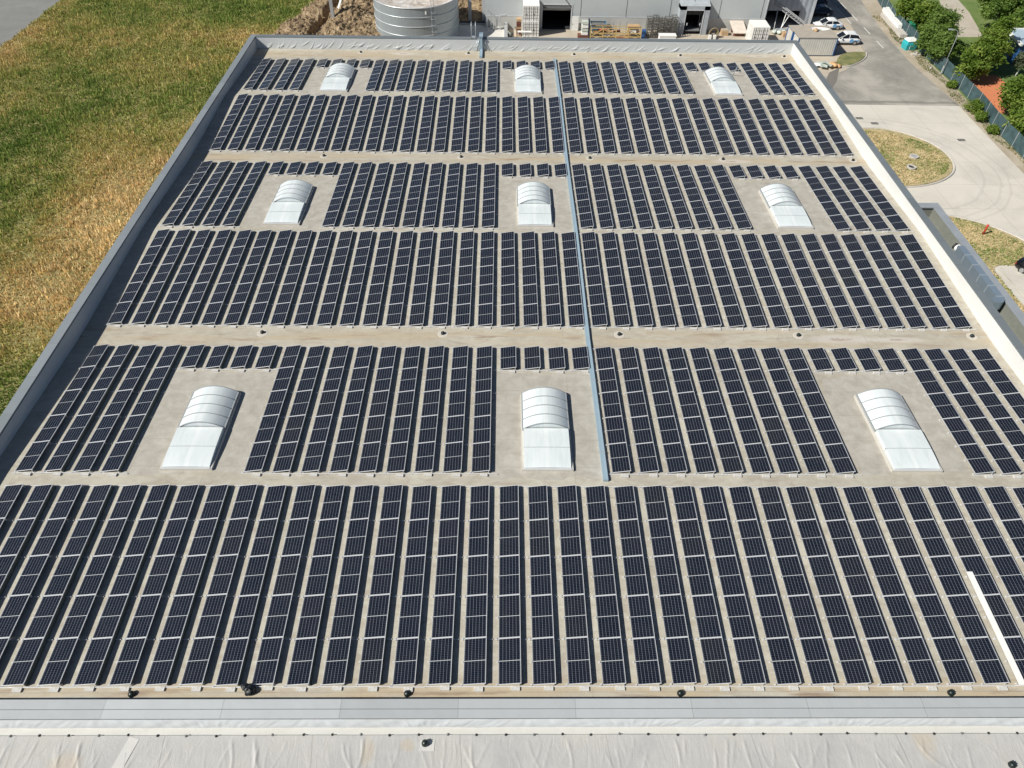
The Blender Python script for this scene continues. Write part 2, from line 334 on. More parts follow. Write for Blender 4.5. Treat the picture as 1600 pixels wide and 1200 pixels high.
M['wood'] = plain('raw_timber', (0.46, 0.31, 0.18), 0.85, 0, 0.2, 4)
M['scrap'] = plain('weathered_wire', (0.14, 0.135, 0.12), 0.7, 0.3, 0.35, 3)
M['turq'] = plain('turquoise_plastic', (0.03, 0.38, 0.42), 0.45, 0, 0.1)
M['greenp'] = plain('green_plastic', (0.02, 0.20, 0.12), 0.5, 0, 0.15)
M['red'] = plain('red_post', (0.55, 0.07, 0.04), 0.5, 0, 0.1)
M['sky'] = plain('pale_blue_sheet_roof', (0.42, 0.53, 0.62), 0.45, 0.1, 0.06)
M['plastic'] = plain('pale_green_plastic_sheet', (0.5, 0.55, 0.5), 0.4, 0, 0.15, 3)
M['tarp'] = plain('orange_brown_tarp', (0.55, 0.33, 0.16), 0.6, 0, 0.25, 3)
M['bag'] = plain('black_bag', (0.02, 0.022, 0.026), 0.45, 0, 0.2, 4)
M['facade'] = mat_corrugated('ribbed_grey_facade', (0.40, 0.43, 0.48), 0.9, 0, 0.9, 0.5, 0.2)
M['shadeside'] = plain('shaded_grey_cladding', (0.12, 0.13, 0.14), 0.6, 0, 0.08, 0.5)  # hall cladding with the shade of its sunless side put into the colour
M['slate'] = plain('dark_blue_roof_felt', (0.03, 0.035, 0.045), 0.7, 0, 0.2)

# ------------------------------------------------------------------ mesh helpers
class MB:
    def __init__(s): s.v = []; s.f = []
    def add(s, vs, fs):
        b = len(s.v); s.v += [tuple(p) for p in vs]; s.f += [tuple(i+b for i in f) for f in fs]
    def box(s, x0, y0, z0, x1, y1, z1):
        s.add([(x0,y0,z0),(x1,y0,z0),(x1,y1,z0),(x0,y1,z0),(x0,y0,z1),(x1,y0,z1),(x1,y1,z1),(x0,y1,z1)],
              [(0,3,2,1),(4,5,6,7),(0,1,5,4),(1,2,6,5),(2,3,7,6),(3,0,4,7)])
    def quad(s, a, b, c, d): s.add([a,b,c,d], [(0,1,2,3)])
    def prism(s, poly, z0, z1):
        n = len(poly); s.add([(x,y,z0) for x,y in poly]+[(x,y,z1) for x,y in poly],
            [tuple(range(n-1,-1,-1)), tuple(range(n,2*n))]+[(i,(i+1)%n,n+(i+1)%n,n+i) for i in range(n)])
    def bar(s, a, b, w, h=None):
        a, b = Vector(a), Vector(b); h = h or w; d = (b-a).normalized()
        up = Vector((0,0,1)) if abs(d.z) < .95 else Vector((0,1,0))
        r = d.cross(up).normalized()*w/2; u = r.cross(d).normalized()*h/2
        vs = [a-r-u, a+r-u, a+r+u, a-r+u, b-r-u, b+r-u, b+r+u, b-r+u]
        s.add(vs, [(0,1,2,3),(7,6,5,4),(0,4,5,1),(1,5,6,2),(2,6,7,3),(3,7,4,0)])
    def tube(s, pts, rad, n=8, cap=True):
        pts = [Vector(p) for p in pts]; rs = rad if isinstance(rad, (list, tuple)) else [rad]*len(pts)
        b = len(s.v); prev = None
        for i, p in enumerate(pts):
            d = (pts[min(i+1, len(pts)-1)]-pts[max(i-1, 0)]).normalized()
            if prev is None:
                up = Vector((0,0,1)) if abs(d.z) < .9 else Vector((1,0,0)); x = d.cross(up).normalized()
            else: x = (prev - d*prev.dot(d)).normalized()
            prev = x; y = d.cross(x)
            for k in range(n):
                a = 2*math.pi*k/n; s.v.append(tuple(p+(x*math.cos(a)+y*math.sin(a))*rs[i]))
        for i in range(len(pts)-1):
            for k in range(n):
                s.f.append((b+i*n+k, b+i*n+(k+1)%n, b+(i+1)*n+(k+1)%n, b+(i+1)*n+k))
        if cap:
            s.f.append(tuple(b+k for k in range(n-1,-1,-1))); e = b+(len(pts)-1)*n; s.f.append(tuple(e+k for k in range(n)))
    def lathe(s, prof, n=24, cx=0, cy=0):
        b = len(s.v)
        for r, z in prof:
            for k in range(n):
                a = 2*math.pi*k/n; s.v.append((cx+r*math.cos(a), cy+r*math.sin(a), z))
        for i in range(len(prof)-1):
            for k in range(n): s.f.append((b+i*n+k, b+i*n+(k+1)%n, b+(i+1)*n+(k+1)%n, b+(i+1)*n+k))
    def grid(s, nx, ny, fn):
        b = len(s.v)
        for j in range(ny):
            for i in range(nx): s.v.append(tuple(fn(i/(nx-1), j/(ny-1))))
        for j in range(ny-1):
            for i in range(nx-1): s.f.append((b+j*nx+i, b+j*nx+i+1, b+(j+1)*nx+i+1, b+(j+1)*nx+i))
    def mesh(s, name, mat, smooth=False):
        me = bpy.data.meshes.new(name); me.from_pydata(s.v, [], s.f); me.materials.append(mat)
        if smooth: me.polygons.foreach_set('use_smooth', [True]*len(me.polygons))
        me.update(); return me
    def obj(s, name, mat, parent=None, smooth=False, loc=None):
        return inst(name, s.mesh(name, mat, smooth), parent, loc)

def inst(name, me, parent=None, loc=None, rot=None):
    o = bpy.data.objects.new(name, me); COL.objects.link(o)
    if parent: o.parent = parent
    if loc: o.location = loc
    if rot: o.rotation_euler = rot
    return o
def thing(name, label, cat, loc=(0, 0, 0), rz=0.0, group=None):
    o = bpy.data.objects.new(name, None); COL.objects.link(o); o.empty_display_size = 0.3
    o.location = loc; o.rotation_euler = (0, 0, rz); return tag(o, label, cat, group)
def tag(o, label, cat, group=None, kind=None):
    o['label'] = label; o['category'] = cat
    if group: o['group'] = group
    if kind: o['kind'] = kind
    return o
def struct(name, mb, mat, smooth=False):
    o = mb.obj(name, mat, None, smooth); o['kind'] = 'structure'; return o
def bx(name, mat, parent, *a, loc=None):
    m = MB(); m.box(*a); return m.obj(name, mat, parent, loc=loc)
def copy_tree(o, parent=None):
    c = o.copy(); COL.objects.link(c)
    if parent: c.parent = parent
    for ch in list(o.children): copy_tree(ch, c)
    return c
ORD = ['first','second','third','fourth','fifth','sixth','seventh','eighth','ninth','tenth','eleventh','twelfth','thirteenth','fourteenth','fifteenth','sixteenth','seventeenth','eighteenth','nineteenth','twentieth']
def smoothpoly(pts, n=6, closed=True):
    P = [Vector((p[0], p[1], 0)) for p in pts]; out = []; m = len(P)
    for i in range(m if closed else m-1):
        g = lambda k: P[k % m] if closed else P[max(0, min(m-1, k))]
        p0, p1, p2, p3 = g(i-1), g(i), g(i+1), g(i+2)
        for k in range(n):
            t = k/n
            q = 0.5*((2*p1)+(-p0+p2)*t+(2*p0-5*p1+4*p2-p3)*t*t+(-p0+3*p1-3*p2+p3)*t**3); out.append((q.x, q.y))
    if not closed: out.append((P[-1].x, P[-1].y))
    return out

# ------------------------------------------------------------------ ground
NOISE = {}
def vnoise(P, f, seed):
    T = NOISE.setdefault(seed, np.random.RandomState(seed).rand(128, 128) if seed not in NOISE else 0); q = P*f+1000; i = np.floor(q).astype(int); t = q-i; t = t*t*(3-2*t)
    g = lambda a, b: T[(i[:, 0]+a) % 128, (i[:, 1]+b) % 128]
    return (g(0,0)*(1-t[:,0])+g(1,0)*t[:,0])*(1-t[:,1])+(g(0,1)*(1-t[:,0])+g(1,1)*t[:,0])*t[:,1]
def ground():
    m = MB(); m.quad((-900,-500,G),(900,-500,G),(900,1500,G),(-900,1500,G)); struct('ground', m, M['soil'])
    m = MB(); m.prism([(-45.9,-120),(-2.4,-120),(-2.4,72.9),(-9.0,97.0),(-6.4,103),(-2.9,116),(6,150),(6,600),(-45.9,600)], G+.004, G+.03); struct('field', m, M['fieldsoil'])
    m = MB(); m.box(-60,-200,G+.004,-46.0,700,G+.02); struct('old_road', m, M['oldroad'])
    m = MB(); m.prism([(27.4,72),(62,72),(62,79.1),(71.8,79.3),(75.4,90.06),(80.1,94.7),(80.6,97.5),(82.3,107.5),(82.3,125),(75,125),(75,112),(27.4,104.4)], G+.004, G+.012); struct('yard_paving', m, M['yard'])
    m = MB(); m.prism([(61.6,79.2),(87.0,78.9),(86.5,84),(86.0,93.7),(86.4,105),(88.0,119.6),(93,170),(140,700),(131,700),(84.5,130),(82.65,119.5),(82.26,107.6),(80.9,98),(80.1,94.7),(75.4,90.06),(73.0,88.2),(61.6,86)], G+.016, G+.024); struct('asphalt_road', m, M['asphalt'])
    m = MB(); m.prism([(61,-150),(86.7,-150),(86.6,61.5),(86.7,72.8),(86.9,78.9),(61,79.2)], G+.008, G+.02); struct('concrete_drive', m, M['concrete'])
    m = MB(); m.prism([(72.9,89.2),(74.9,90.9),(73.0,86.2),(70.5,82.2),(69.5,82.4)], G+.026, G+.03); struct('asphalt_patch', m, M['patchroad'])
    # markings
    m = MB()
    for k in range(14):
        y0 = 98.3+5.65*k; x = 84.0+max(0, y0-118)*0.085
        m.quad((x-.07,y0,G+.03),(x+.07,y0,G+.03),(x+.07+.2*(y0>118),y0+2.9,G+.03),(x-.07+.2*(y0>118),y0+2.9,G+.03))
    m.quad((82.42,108.3,G+.03),(82.56,108.3,G+.03),(82.6,116.5,G+.03),(82.46,116.5,G+.03))
    struct('road_markings', m, M['paint'])
    # lawns with kerbs
    def lawn(name, pts, mat, closed_kerb, h=.1):
        P = smoothpoly(pts)
        m = MB(); m.prism(P, G, G+h); struct(name, m, mat)
        m = MB(); K = smoothpoly(closed_kerb, closed=False); m.tube([(x, y, G+h*.6) for x, y in K], .11, 6); struct('kerb', m, M['kerb'])
    lawn('oval_lawn', [(68.5,71.6),(72.2,72.1),(74.6,71.9),(77,70.4),(78.9,67.8),(79.4,64.8),(78.6,62.2),(76.8,60.3),(74.5,59.1),(72,58.5),(68,58.3),(66,65)], M['lawnsoil'],
         [(67,58.1),(72,58.3),(74.6,58.9),(76.9,60.1),(78.8,62.1),(79.6,64.8),(79.1,67.9),(77.1,70.6),(74.6,72.1),(72.2,72.3),(68.5,71.8)])
    lawn('corner_lawn', [(66,50),(70,52.5),(73.8,52.4),(75,52),(76.9,51),(78.5,49.5),(79.7,47.7),(80.6,44),(79,43.7),(74.5,43.5),(74.4,38),(75.2,30),(66,30)], M['lawnsoil'],
         [(66,50.2),(70,52.7),(73.8,52.6),(75.1,52.2),(77,51.2),(78.7,49.6),(79.9,47.8),(80.8,44)])
    lawn('grass_island', [(75.3,91.5),(76.5,91.7),(78.3,93),(79.8,94.7),(80.5,96.2),(79.7,96.7),(77.4,96.1),(75.8,94.3),(74.9,92.2)], M['olivelawn'],
         [(75.1,91.2),(76.6,91.5),(78.4,92.8),(80,94.6),(80.7,96.3)])
    m = MB(); m.prism([(75.2,30),(75.2,40.3),(74.7,43.4),(90,43.9),(90,30)], G+.11, G+.13); struct('parking_pad', m, M['concrete'])
    # beyond the fence
    m = MB(); m.prism([(88.4,-100),(300,-100),(300,500),(130,500),(93,125),(88.6,108),(89,87),(88.4,72),(88.1,45)], G+.004, G+.03); struct('park_lawn', m, M['greenlawn'])
    m = MB(); m.prism([(96.6,103.1),(101.5,103.2),(104.2,114),(106.5,130),(112,170),(107,170),(102,121),(99,111)], G+.034, G+.04); struct('gravel_path', m, M['path'])
    m = MB(); m.prism([(90.0,79.5),(91.6,76.6),(94.4,80.0),(96.5,84.2),(96.7,88.6),(93.2,89.5),(90.6,85.5)], G+.034, G+.042); struct('clay_court', m, M['clay'])
    m = MB(); m.box(19.0, 90, G-.1, 26.94, 105.19, G+.32); struct('concrete_slab', m, M['paleslab'])
    # dug earth behind the tank
    rs = np.random.RandomState(3)
    ph = rs.rand(24, 4)
    def h(x, y):
        v = 0
        for k in range(24):
            f = 0.25*1.13**k; v += math.sin(f*(x*math.cos(ph[k,0]*6.28)+y*math.sin(ph[k,0]*6.28))+ph[k,1]*6.28)/(1+.22*k)
        v = v*.22
        for (cx, cy, r, a) in ((3.2,104.6,2.6,1.9),(5.2,110,3.4,2.2),(-1,112,2.2,1.5),(-5.2,101.6,2.3,1.2),(-2.2,108,2.0,1.3),(1.6,99.6,2.4,1.3),(7,117,4,2.0),(24,108,2,1.2)):
            v += a*math.exp(-((x-cx)**2+(y-cy)**2)/(r*r))
        tr = (x-(-1.6+(y-100)*.16)); v = v*.7+.75-3.6*math.exp(-(tr/.7)**4)*(1 if 96 < y < 119 else 0)
        c = vnoise(np.array([[x, y]]), 1.1, 77)[0]; d = vnoise(np.array([[x, y]]), 2.9, 78)[0]
        v += .8*abs(c-.5)+.4*(d-.5)
        return v
    def edge(x, y):
        return max(0, min(1, (x-(-9.2+(y-98)*.30))/1.2))*(max(0, min(1, (18.6-x)/1.0)) if y < 106 else max(0, min(1, (27.2-x)/1.0)*min(1, (y-106)/1.0)))*max(0, min(1, (y-74)/3))*max(0, min(1, (150-y)/8))
    m = MB()
    def fn(a, b):
        x = -9.5+37*a; y = 73.5+78*b; e = edge(x, y); return (x, y, G-.05+e*(.12+max(-.1, h(x, y))))
    global EARTH
    EARTH = lambda x, y: edge(x, y)*(.07+max(-.1, h(x, y)))
    m.grid(190, 330, fn); struct('excavated_earth', m, M['dirt'], False)
ground()

# ------------------------------------------------------------------ blades of grass
def blades(name, n, region, hmin, hmax, width, colfn, seed, z0=G, lean=.5):
    rs = np.random.RandomState(seed); pts = []
    x0, y0, x1, y1 = region[0]; inside = region[1]
    P = np.empty((0, 2))
    while len(P) < n:
        q = np.stack([rs.uniform(x0, x1, n), rs.uniform(y0, y1, n)], -1); P = np.concatenate([P, q[inside(q)]])
    P = P[:n]; a = rs.uniform(0, 6.283, n); hh = rs.uniform(hmin, hmax, n)*(.55+.95*vnoise(P, .9, seed+90)**1.3)*np.where(rs.rand(n) < .03, 1.7, 1); w = width*rs.uniform(.6, 1.4, n)
    la = rs.uniform(0, 6.283, n); ll = hh*lean*rs.uniform(.2, 1, n)
    V = np.zeros((n, 3, 3), np.float32)
    V[:, 0, 0] = P[:, 0]-np.cos(a)*w/2; V[:, 0, 1] = P[:, 1]-np.sin(a)*w/2; V[:, 0, 2] = z0
    V[:, 1, 0] = P[:, 0]+np.cos(a)*w/2; V[:, 1, 1] = P[:, 1]+np.sin(a)*w/2; V[:, 1, 2] = z0
    V[:, 2, 0] = P[:, 0]+np.cos(la)*ll; V[:, 2, 1] = P[:, 1]+np.sin(la)*ll; V[:, 2, 2] = z0+hh
    me = bpy.data.meshes.new(name); me.vertices.add(3*n); me.vertices.foreach_set('co', V.ravel())
    me.loops.add(3*n); me.loops.foreach_set('vertex_index', np.arange(3*n, dtype=np.int32))
    me.polygons.add(n); me.polygons.foreach_set('loop_start', np.arange(0, 3*n, 3, dtype=np.int32)); me.polygons.foreach_set('loop_total', np.full(n, 3, np.int32))
    c = colfn(P, rs); C4 = np.ones((n, 4), np.float32); C4[:, :3] = c
    at = me.attributes.new('col', 'FLOAT_COLOR', 'FACE'); at.data.foreach_set('color', C4.ravel())
    me.materials.append(M['grass']); me.update(calc_edges=True); me.validate()
    return inst(name, me)
def fbm(P, f, seed, o=4):
    v = 0; a = .5
    for k in range(o): v = v+a*vnoise(P, f*2**k, seed+k); a *= .55
    return v/(.5*(1-.55**o)/.45)
def lerp(pal, k):
    xs = np.array([p[0] for p in pal]); cs = np.array([p[1] for p in pal]); k = np.clip(k, 0, 1)
    return np.stack([np.interp(k, xs, cs[:, j]) for j in range(3)], -1)
def field_cols(P, rs):
    k = fbm(P, .09, 11)*.75+fbm(P, .5, 21)*.25
    # drier, browner stand along the warehouse wall in the middle of the field
    b = np.exp(-((P[:,1]-52)/13)**2)*np.exp(-((P[:,0]+12)/9.5)**2)*.5 + np.exp(-((P[:,1]-37)/7)**2)*np.exp(-((P[:,0]+18)/8)**2)*.22
    b += np.exp(-((P[:,0]+44.5)/2.2)**2)*.22 - np.exp(-((P[:,1]-26)/7)**2)*.15 - np.exp(-((P[:,0]+29)/8)**2)*np.exp(-((P[:,1]-66)/20)**2)*.18 - np.exp(-((P[:,1]-110)/9)**2)*.08
    k = k+b+rs.normal(0, .14, len(P))
    return lerp([(0.12,(.13,.215,.04)),(.38,(.25,.325,.075)),(.52,(.41,.405,.125)),(.64,(.57,.45,.165)),(.88,(.69,.495,.245)),(1,(.88,.70,.40))], k)*rs.uniform(.45, 1.5, (len(P), 1))
def in_field(q):
    x, y = q[:, 0], q[:, 1]
    return (x > -46.0) & (x < np.where(y < 72.9, -3, np.where(y < 97, -3-(y-72.9)*.26, -9.2+(y-97)*.32))) & (x > -12-(y-20)*.52)
tag(blades('tall_grass', 210000, ((-46.5, 16, 2, 124), in_field), .15, .5, .13, field_cols, 5), 'tall green and straw coloured grass left of the warehouse', 'grass', None, 'stuff')
def dry_cols(P, rs):
    k = fbm(P, .35, 41)*.6+fbm(P, 1.5, 51)*.4+rs.normal(0, .12, len(P))
    return lerp([(.2,(.14,.22,.05)),(.38,(.26,.30,.09)),(.46,(.54,.45,.24)),(.8,(.74,.6,.38)),(1,(.82,.7,.47))], k)
tag(blades('dry_grass', 26000, ((66, 58, 79.6, 72.4), lambda q: ((q[:,0]-70)/9.0)**2+((q[:,1]-65.2)/6.5)**2 < 1), .04, .11, .17, dry_cols, 8, G+.1, 2.2), 'sparse dry turf on the oval lawn with two manholes', 'grass', None, 'stuff')
tag(blades('dry_grass', 26000, ((66, 31, 80.4, 52.4), lambda q: (q[:,1] < 52.3-np.clip(q[:,0]-73,0,9)**2*.12) & ((q[:,1] > 43.8) | (q[:,0] < 74.3))), .04, .11, .17, dry_cols, 9, G+.1, 2.2), 'sparse dry turf round the red post', 'grass', None, 'stuff')

def verge_cols(P, rs):
    k = fbm(P, .4, 61)*.7+rs.normal(0, .15, len(P))+.15
    return lerp([(.2,(.06,.10,.02)),(.45,(.13,.17,.05)),(.6,(.28,.25,.11)),(.9,(.45,.37,.22))], k)
def clods(n):
    rs = random.Random(31); m = MB()
    for k in range(n):
        x, y = rs.uniform(-7, 26.5), rs.uniform(98, 122)
        if EARTH(x, y) < .1 or (x-13.9)**2+(y-101.6)**2 < 6.4**2: continue
        r = rs.uniform(.08, .16) if k % 6 else rs.uniform(.2, .42); b = len(m.v); z = G+.1+EARTH(x, y)
        for (a, e, c) in ((0,0,1),(1,0,0),(0,1,0),(-1,0,0),(0,-1,0),(0,0,-.4)): m.v.append((x+r*a*rs.uniform(.6,1.3), y+r*e*rs.uniform(.6,1.3), z+r*c*rs.uniform(.5,1.0)))
        m.f += [(b,b+1,b+2),(b,b+2,b+3),(b,b+3,b+4),(b,b+4,b+1),(b+5,b+2,b+1),(b+5,b+3,b+2),(b+5,b+4,b+3),(b+5,b+1,b+4)]
    return m.obj('earth_clods', M['dirt'])
tag(clods(2600), 'loose clods of brown earth strewn over the dug ground beside the tank', 'earth', None, 'stuff')
tag(blades('roadside_weeds', 4200, ((86.7, 48, 88.6, 112), lambda q: q[:,0] > 87.35+.4*np.sin(q[:,1]*.6)), .08, .28, .08, verge_cols, 12), 'straggly weeds on the dirt verge along the fence', 'weeds', None, 'stuff')

# ------------------------------------------------------------------ the warehouse with its solar roof
PITCH, L, NP = 1.571, 2.12, dict(A=5, B=5, C=5, D=5, E=5, F=4)
Y0 = dict(A=0.0, B=11.5375, C=24.3234, D=35.6508, E=48.5013, F=60.6232)
SL = 0.0365; ZD = -0.085
PROF = [(-1.0,0),(0,0),(10.6,.387),(11.54,.387),(22.14,0),(24.32,0),(34.92,.387),(35.65,.387),(46.25,0),(48.5,0),(59.1,.387),(60.62,.31),(69.1,0),(72.35,.03)]
def deck(y):
    for (a, b), (c, d) in zip(PROF, PROF[1:]):
        if a <= y <= c: return ZD+b+(d-b)*(y-a)/(c-a)
    return ZD
XL, XR, YF, YN = -1.42, 60.1, 72.35, -0.93
def warehouse():
    w = thing('warehouse', 'huge flat roofed warehouse whose tan roof carries rows of solar panels', 'building', (29, 36, G))
    inv = lambda o: setattr(o, 'location', (-29, -36, -G)) or o
    m = MB()
    for (a, b), (c, d) in zip(PROF, PROF[1:]):
        m.quad((XL-.02,a,ZD+b),(XR+.02,a,ZD+b),(XR+.02,c,ZD+d),(XL-.02,c,ZD+d))
    inv(m.obj('roof', M['roof'], w))
    # outer walls
    inv(bx('wall', M['wallgrey'], w, XL-.5, YN-.6, G-.2, XL-.3, YF+.5, 1.1)); inv(bx('wall', M['wallgrey'], w, XR+.3, YN-.6, G-.2, XR+.5, YF+.5, 1.1))
    inv(bx('wall', M['wallgrey'], w, XL-.3, YF+.3, G-.2, XR+.3, YF+.5, 1.1))
    # parapets, wrinkled membrane on the far one
    rs = np.random.RandomState(5)
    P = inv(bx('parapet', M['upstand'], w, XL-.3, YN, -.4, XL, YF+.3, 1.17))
    inv2 = lambda o: o
    m = MB(); m.box(XL-.56, YN-.2, 1.17, XL+.05, YF+.6, 1.26); m.obj('parapet_cap', M['capleft'], P)
    m = MB(); m.box(XL+.001, YN, 1.10, XL+.02, YF, 1.168); m.obj('cap_joint_shade', M['rubber'], P)  # dark strip added for the shadow gap under the cap
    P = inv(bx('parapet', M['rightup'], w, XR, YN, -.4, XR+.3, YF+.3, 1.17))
    m = MB(); m.box(XR-.05, YN-.2, 1.17, XR+.52, YF+.6, 1.26); m.obj('parapet_cap', M['capdark'], P)
    wr = []
    x = XL+1
    while x < XR-1:
        for k in range(rs.randint(1, 4)):
            wr.append((x+rs.uniform(-.3,.3), rs.uniform(.5,1.3), rs.uniform(-.1,.35), rs.uniform(.35,.95), rs.uniform(.018,.05), rs.uniform(.3,1.2)))
        x += rs.uniform(.6, 1.5)
    W = np.array(wr)
    def fn(a, b):
        x = XL+a*(XR-XL); z = -.2+b*1.37; v = 0
        q = W[np.abs(W[:,0]-x) < 2.2]
        for (wx, ln, z0, z1, am, cv) in q:
            u = (x-wx)/ln
            if -.1 < u < 1.1:
                zc = z0+(z1-z0)*(max(u,0)**(1+cv)); fall = max(0, math.sin(math.pi*min(max((u+.1)/1.2,0),1)))
                v += am*fall*math.exp(-((z-zc)/.055)**2)
        e = min(1, b*8)*min(1, (1-b)*8)
        return (x, YF-.02-v*e-.02*(1-b), z)
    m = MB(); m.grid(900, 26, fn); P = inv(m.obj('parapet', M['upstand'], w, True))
    m = MB(); m.box(XL+.06, YF-.03, 1.171, XR-.06, YF+.62, 1.262); m.obj('parapet_cap', M['capdark'], P)
    inv(bx('parapet', M['upstand'], w, XL+.01, YF+.01, -.4, XR-.01, YF+.29, 1.16))
    # near parapet: two lengths of galvanised capping
    P = inv(bx('parapet', M['upstand'], w, XL, YN-.74, -.4, XR, YN-.02, .82))
    m = MB(); m.prism([(0,0)]*0 or [(XL-.3,YN-.40),(XR+.3,YN-.40),(XR+.3,YN+.0),(XL-.3,YN+.0)], .83, .90); m.obj('parapet_cap', M['zinc'], P)
    m = MB(); m.box(XL-.3, YN-.79, .82, XR+.3, YN-.425, .875); m.obj('parapet_cap', M['zinc'], P)
    # dark strips: painted cap shadow along the front edge, joint between the sheets
    m = MB(); m.box(XL-.3, YN-.812, .80, XR+.3, YN-.792, .86); m.obj('cap_joint_shade', M['seam'], P)
    m = MB(); m.box(XL-.3, YN-.43, .80, XR+.3, YN-.395, .87); m.obj('cap_joint_shade', M['seam'], P)
    return w
warehouse()

# solar rows
TILT = math.radians(10.0)
def panel_meshes():
    W, H, fw = 1.04, 2.105, .025
    m = MB(); m.box(.01, fw-.004, .012, W-.016, H-fw+.004, .030); cell = m.mesh('solar_panel', M['cells'])
    m = MB()
    m.box(0,0,0,W,fw,.036); m.box(0,H-fw,0,W,H,.036); m.box(0,fw,0,.014,H-fw,.036); m.box(W-.02,fw,0,W,H-fw,.036)
    fr = m.mesh('panel_frame', M['alu'])
    m = MB(); m.box(-.14,-.02,-.07,1.30,.02,-.035); m.box(-.15,-.05,-.165,-.07,.05,-.02); rail = m.mesh('mounting_rail', M['rail'])
    m = MB(); m.box(-.10,-.035,-.165,-.03,.035,-.025); foot = m.mesh('rail_foot', M['rail'])
    m = MB(); m.box(-.16,-.02,-.06,1.45,.02,-.02); endrail = m.mesh('end_rail', M['alu'])
    m = MB(); m.box(.52,-.24,-.12,.92,-.03,.0); bal = m.mesh('ballast_block', M['ballast'])
    m = MB(); m.bar((.99,0,-.14),(.93,0,.15),.035,.05); leg = m.mesh('rear_leg', M['rail'])
    defl = {}
    for n in (1, 4, 5):
        m = MB(); a = (1.022,.02,.205); 
        m.quad((1.024,.02,.17),(1.07,.02,-.10),(1.07,n*L-.04,-.10),(1.024,n*L-.04,.17)); m.quad((1.07,.02,-.10),(1.10,.02,-.10),(1.10,n*L-.04,-.10),(1.07,n*L-.04,-.10))
        defl[n] = m.mesh('wind_deflector', M['deflector'])
    return cell, fr, rail, foot, endrail, bal, defl, leg
CELL, FRAME, RAIL, FOOT, ENDRAIL, BAL, DEFL, LEG = panel_meshes()
BLK = dict(A='nearest', B='second nearest', C='third nearest', D='fourth nearest', E='second farthest', F='farthest')
def solar_row(b, c, n, label, group):
    up = b in 'ACE'; full = NP[b]
    y = Y0[b]+(full-n)*L
    z = SL*(y-Y0[b]) if up else SL*((full*L)-(y-Y0[b]))
    jx, jy = rnd.uniform(-.012, .012), rnd.uniform(-.02, .02)
    r = thing('solar_panel_row', label, 'solar panels', (c*PITCH+jx, y+jy, z), 0, group)
    r.rotation_euler = (math.atan(SL) if up else -math.atan(SL), 0, 0)
    for k in range(n):
        p = inst('solar_panel', CELL, r, (0, k*L, 0), (0, -TILT+rnd.uniform(-.004, .004), 0)); inst('panel_frame', FRAME, p)
    for k in range(2*n+1):
        yy = min(max(k*L/2-.01, .04), n*L-.06)
        if k % 2 == 0 and 0 < k < 2*n: inst('mounting_rail', RAIL, r, (0, yy, 0))
        else: inst('rail_foot', FOOT, r, (0, yy, 0))
        if k % 2 == 0: inst('rear_leg', LEG, r, (0, yy, 0))
    inst('end_rail', ENDRAIL, r, (0, -.05, 0)); inst('end_rail', ENDRAIL, r, (0, n*L+.04, 0))
    inst('ballast_block', BAL, r, (rnd.uniform(-.04, .05), rnd.uniform(-.03, .02), 0))
    if c % 2 == 1: inst('wind_deflector', DEFL[n], r)
NAME20 = lambda k: ORD[k]
for b in 'ABCDEF':
    gap = b in 'BDF'
    for c in range(0, 38 if b != 'A' else 37):
        if gap and (4 <= c <= 7 or 17 <= c <= 20 or 30 <= c <= 33):
            side, base = ('left', 4) if c < 8 else (('middle', 17) if c < 21 else ('right', 30))
            lab = f'lone solar panel beyond the {side} skylight of the {BLK[b]} block, {ORD[c-base]} from left'
            solar_row(b, c, 1, lab, 'single solar panels beyond the skylights')
        else:
            n = NP[b]; word = {4: 'four', 5: 'five'}[n]
            if gap:
                if c < 4: pos = f'{ORD[c]} from the left parapet'
                elif c < 17: pos = f'{ORD[c-8]} right of the left skylight'
                elif c < 30: pos = f'{ORD[c-21]} right of the cable tray'
                else: pos = f'{ORD[37-c]} from the right parapet'
            elif b == 'A':
                pos = f'{ORD[c]} from the left' if c < 19 else f'{ORD[36-c]} from the right'
            else:
                if c < 11: pos = f'{ORD[c]} from the left parapet'
                elif c < 21: pos = f'{ORD[20-c]} left of the cable tray'
                elif c < 30: pos = f'{ORD[c-21]} right of the cable tray'
                else: pos = f'{ORD[37-c]} from the right parapet'
            solar_row(b, c, n, f'{word} panel solar row, {BLK[b]} block, {pos}', f'solar panel rows of the {BLK[b]} block')

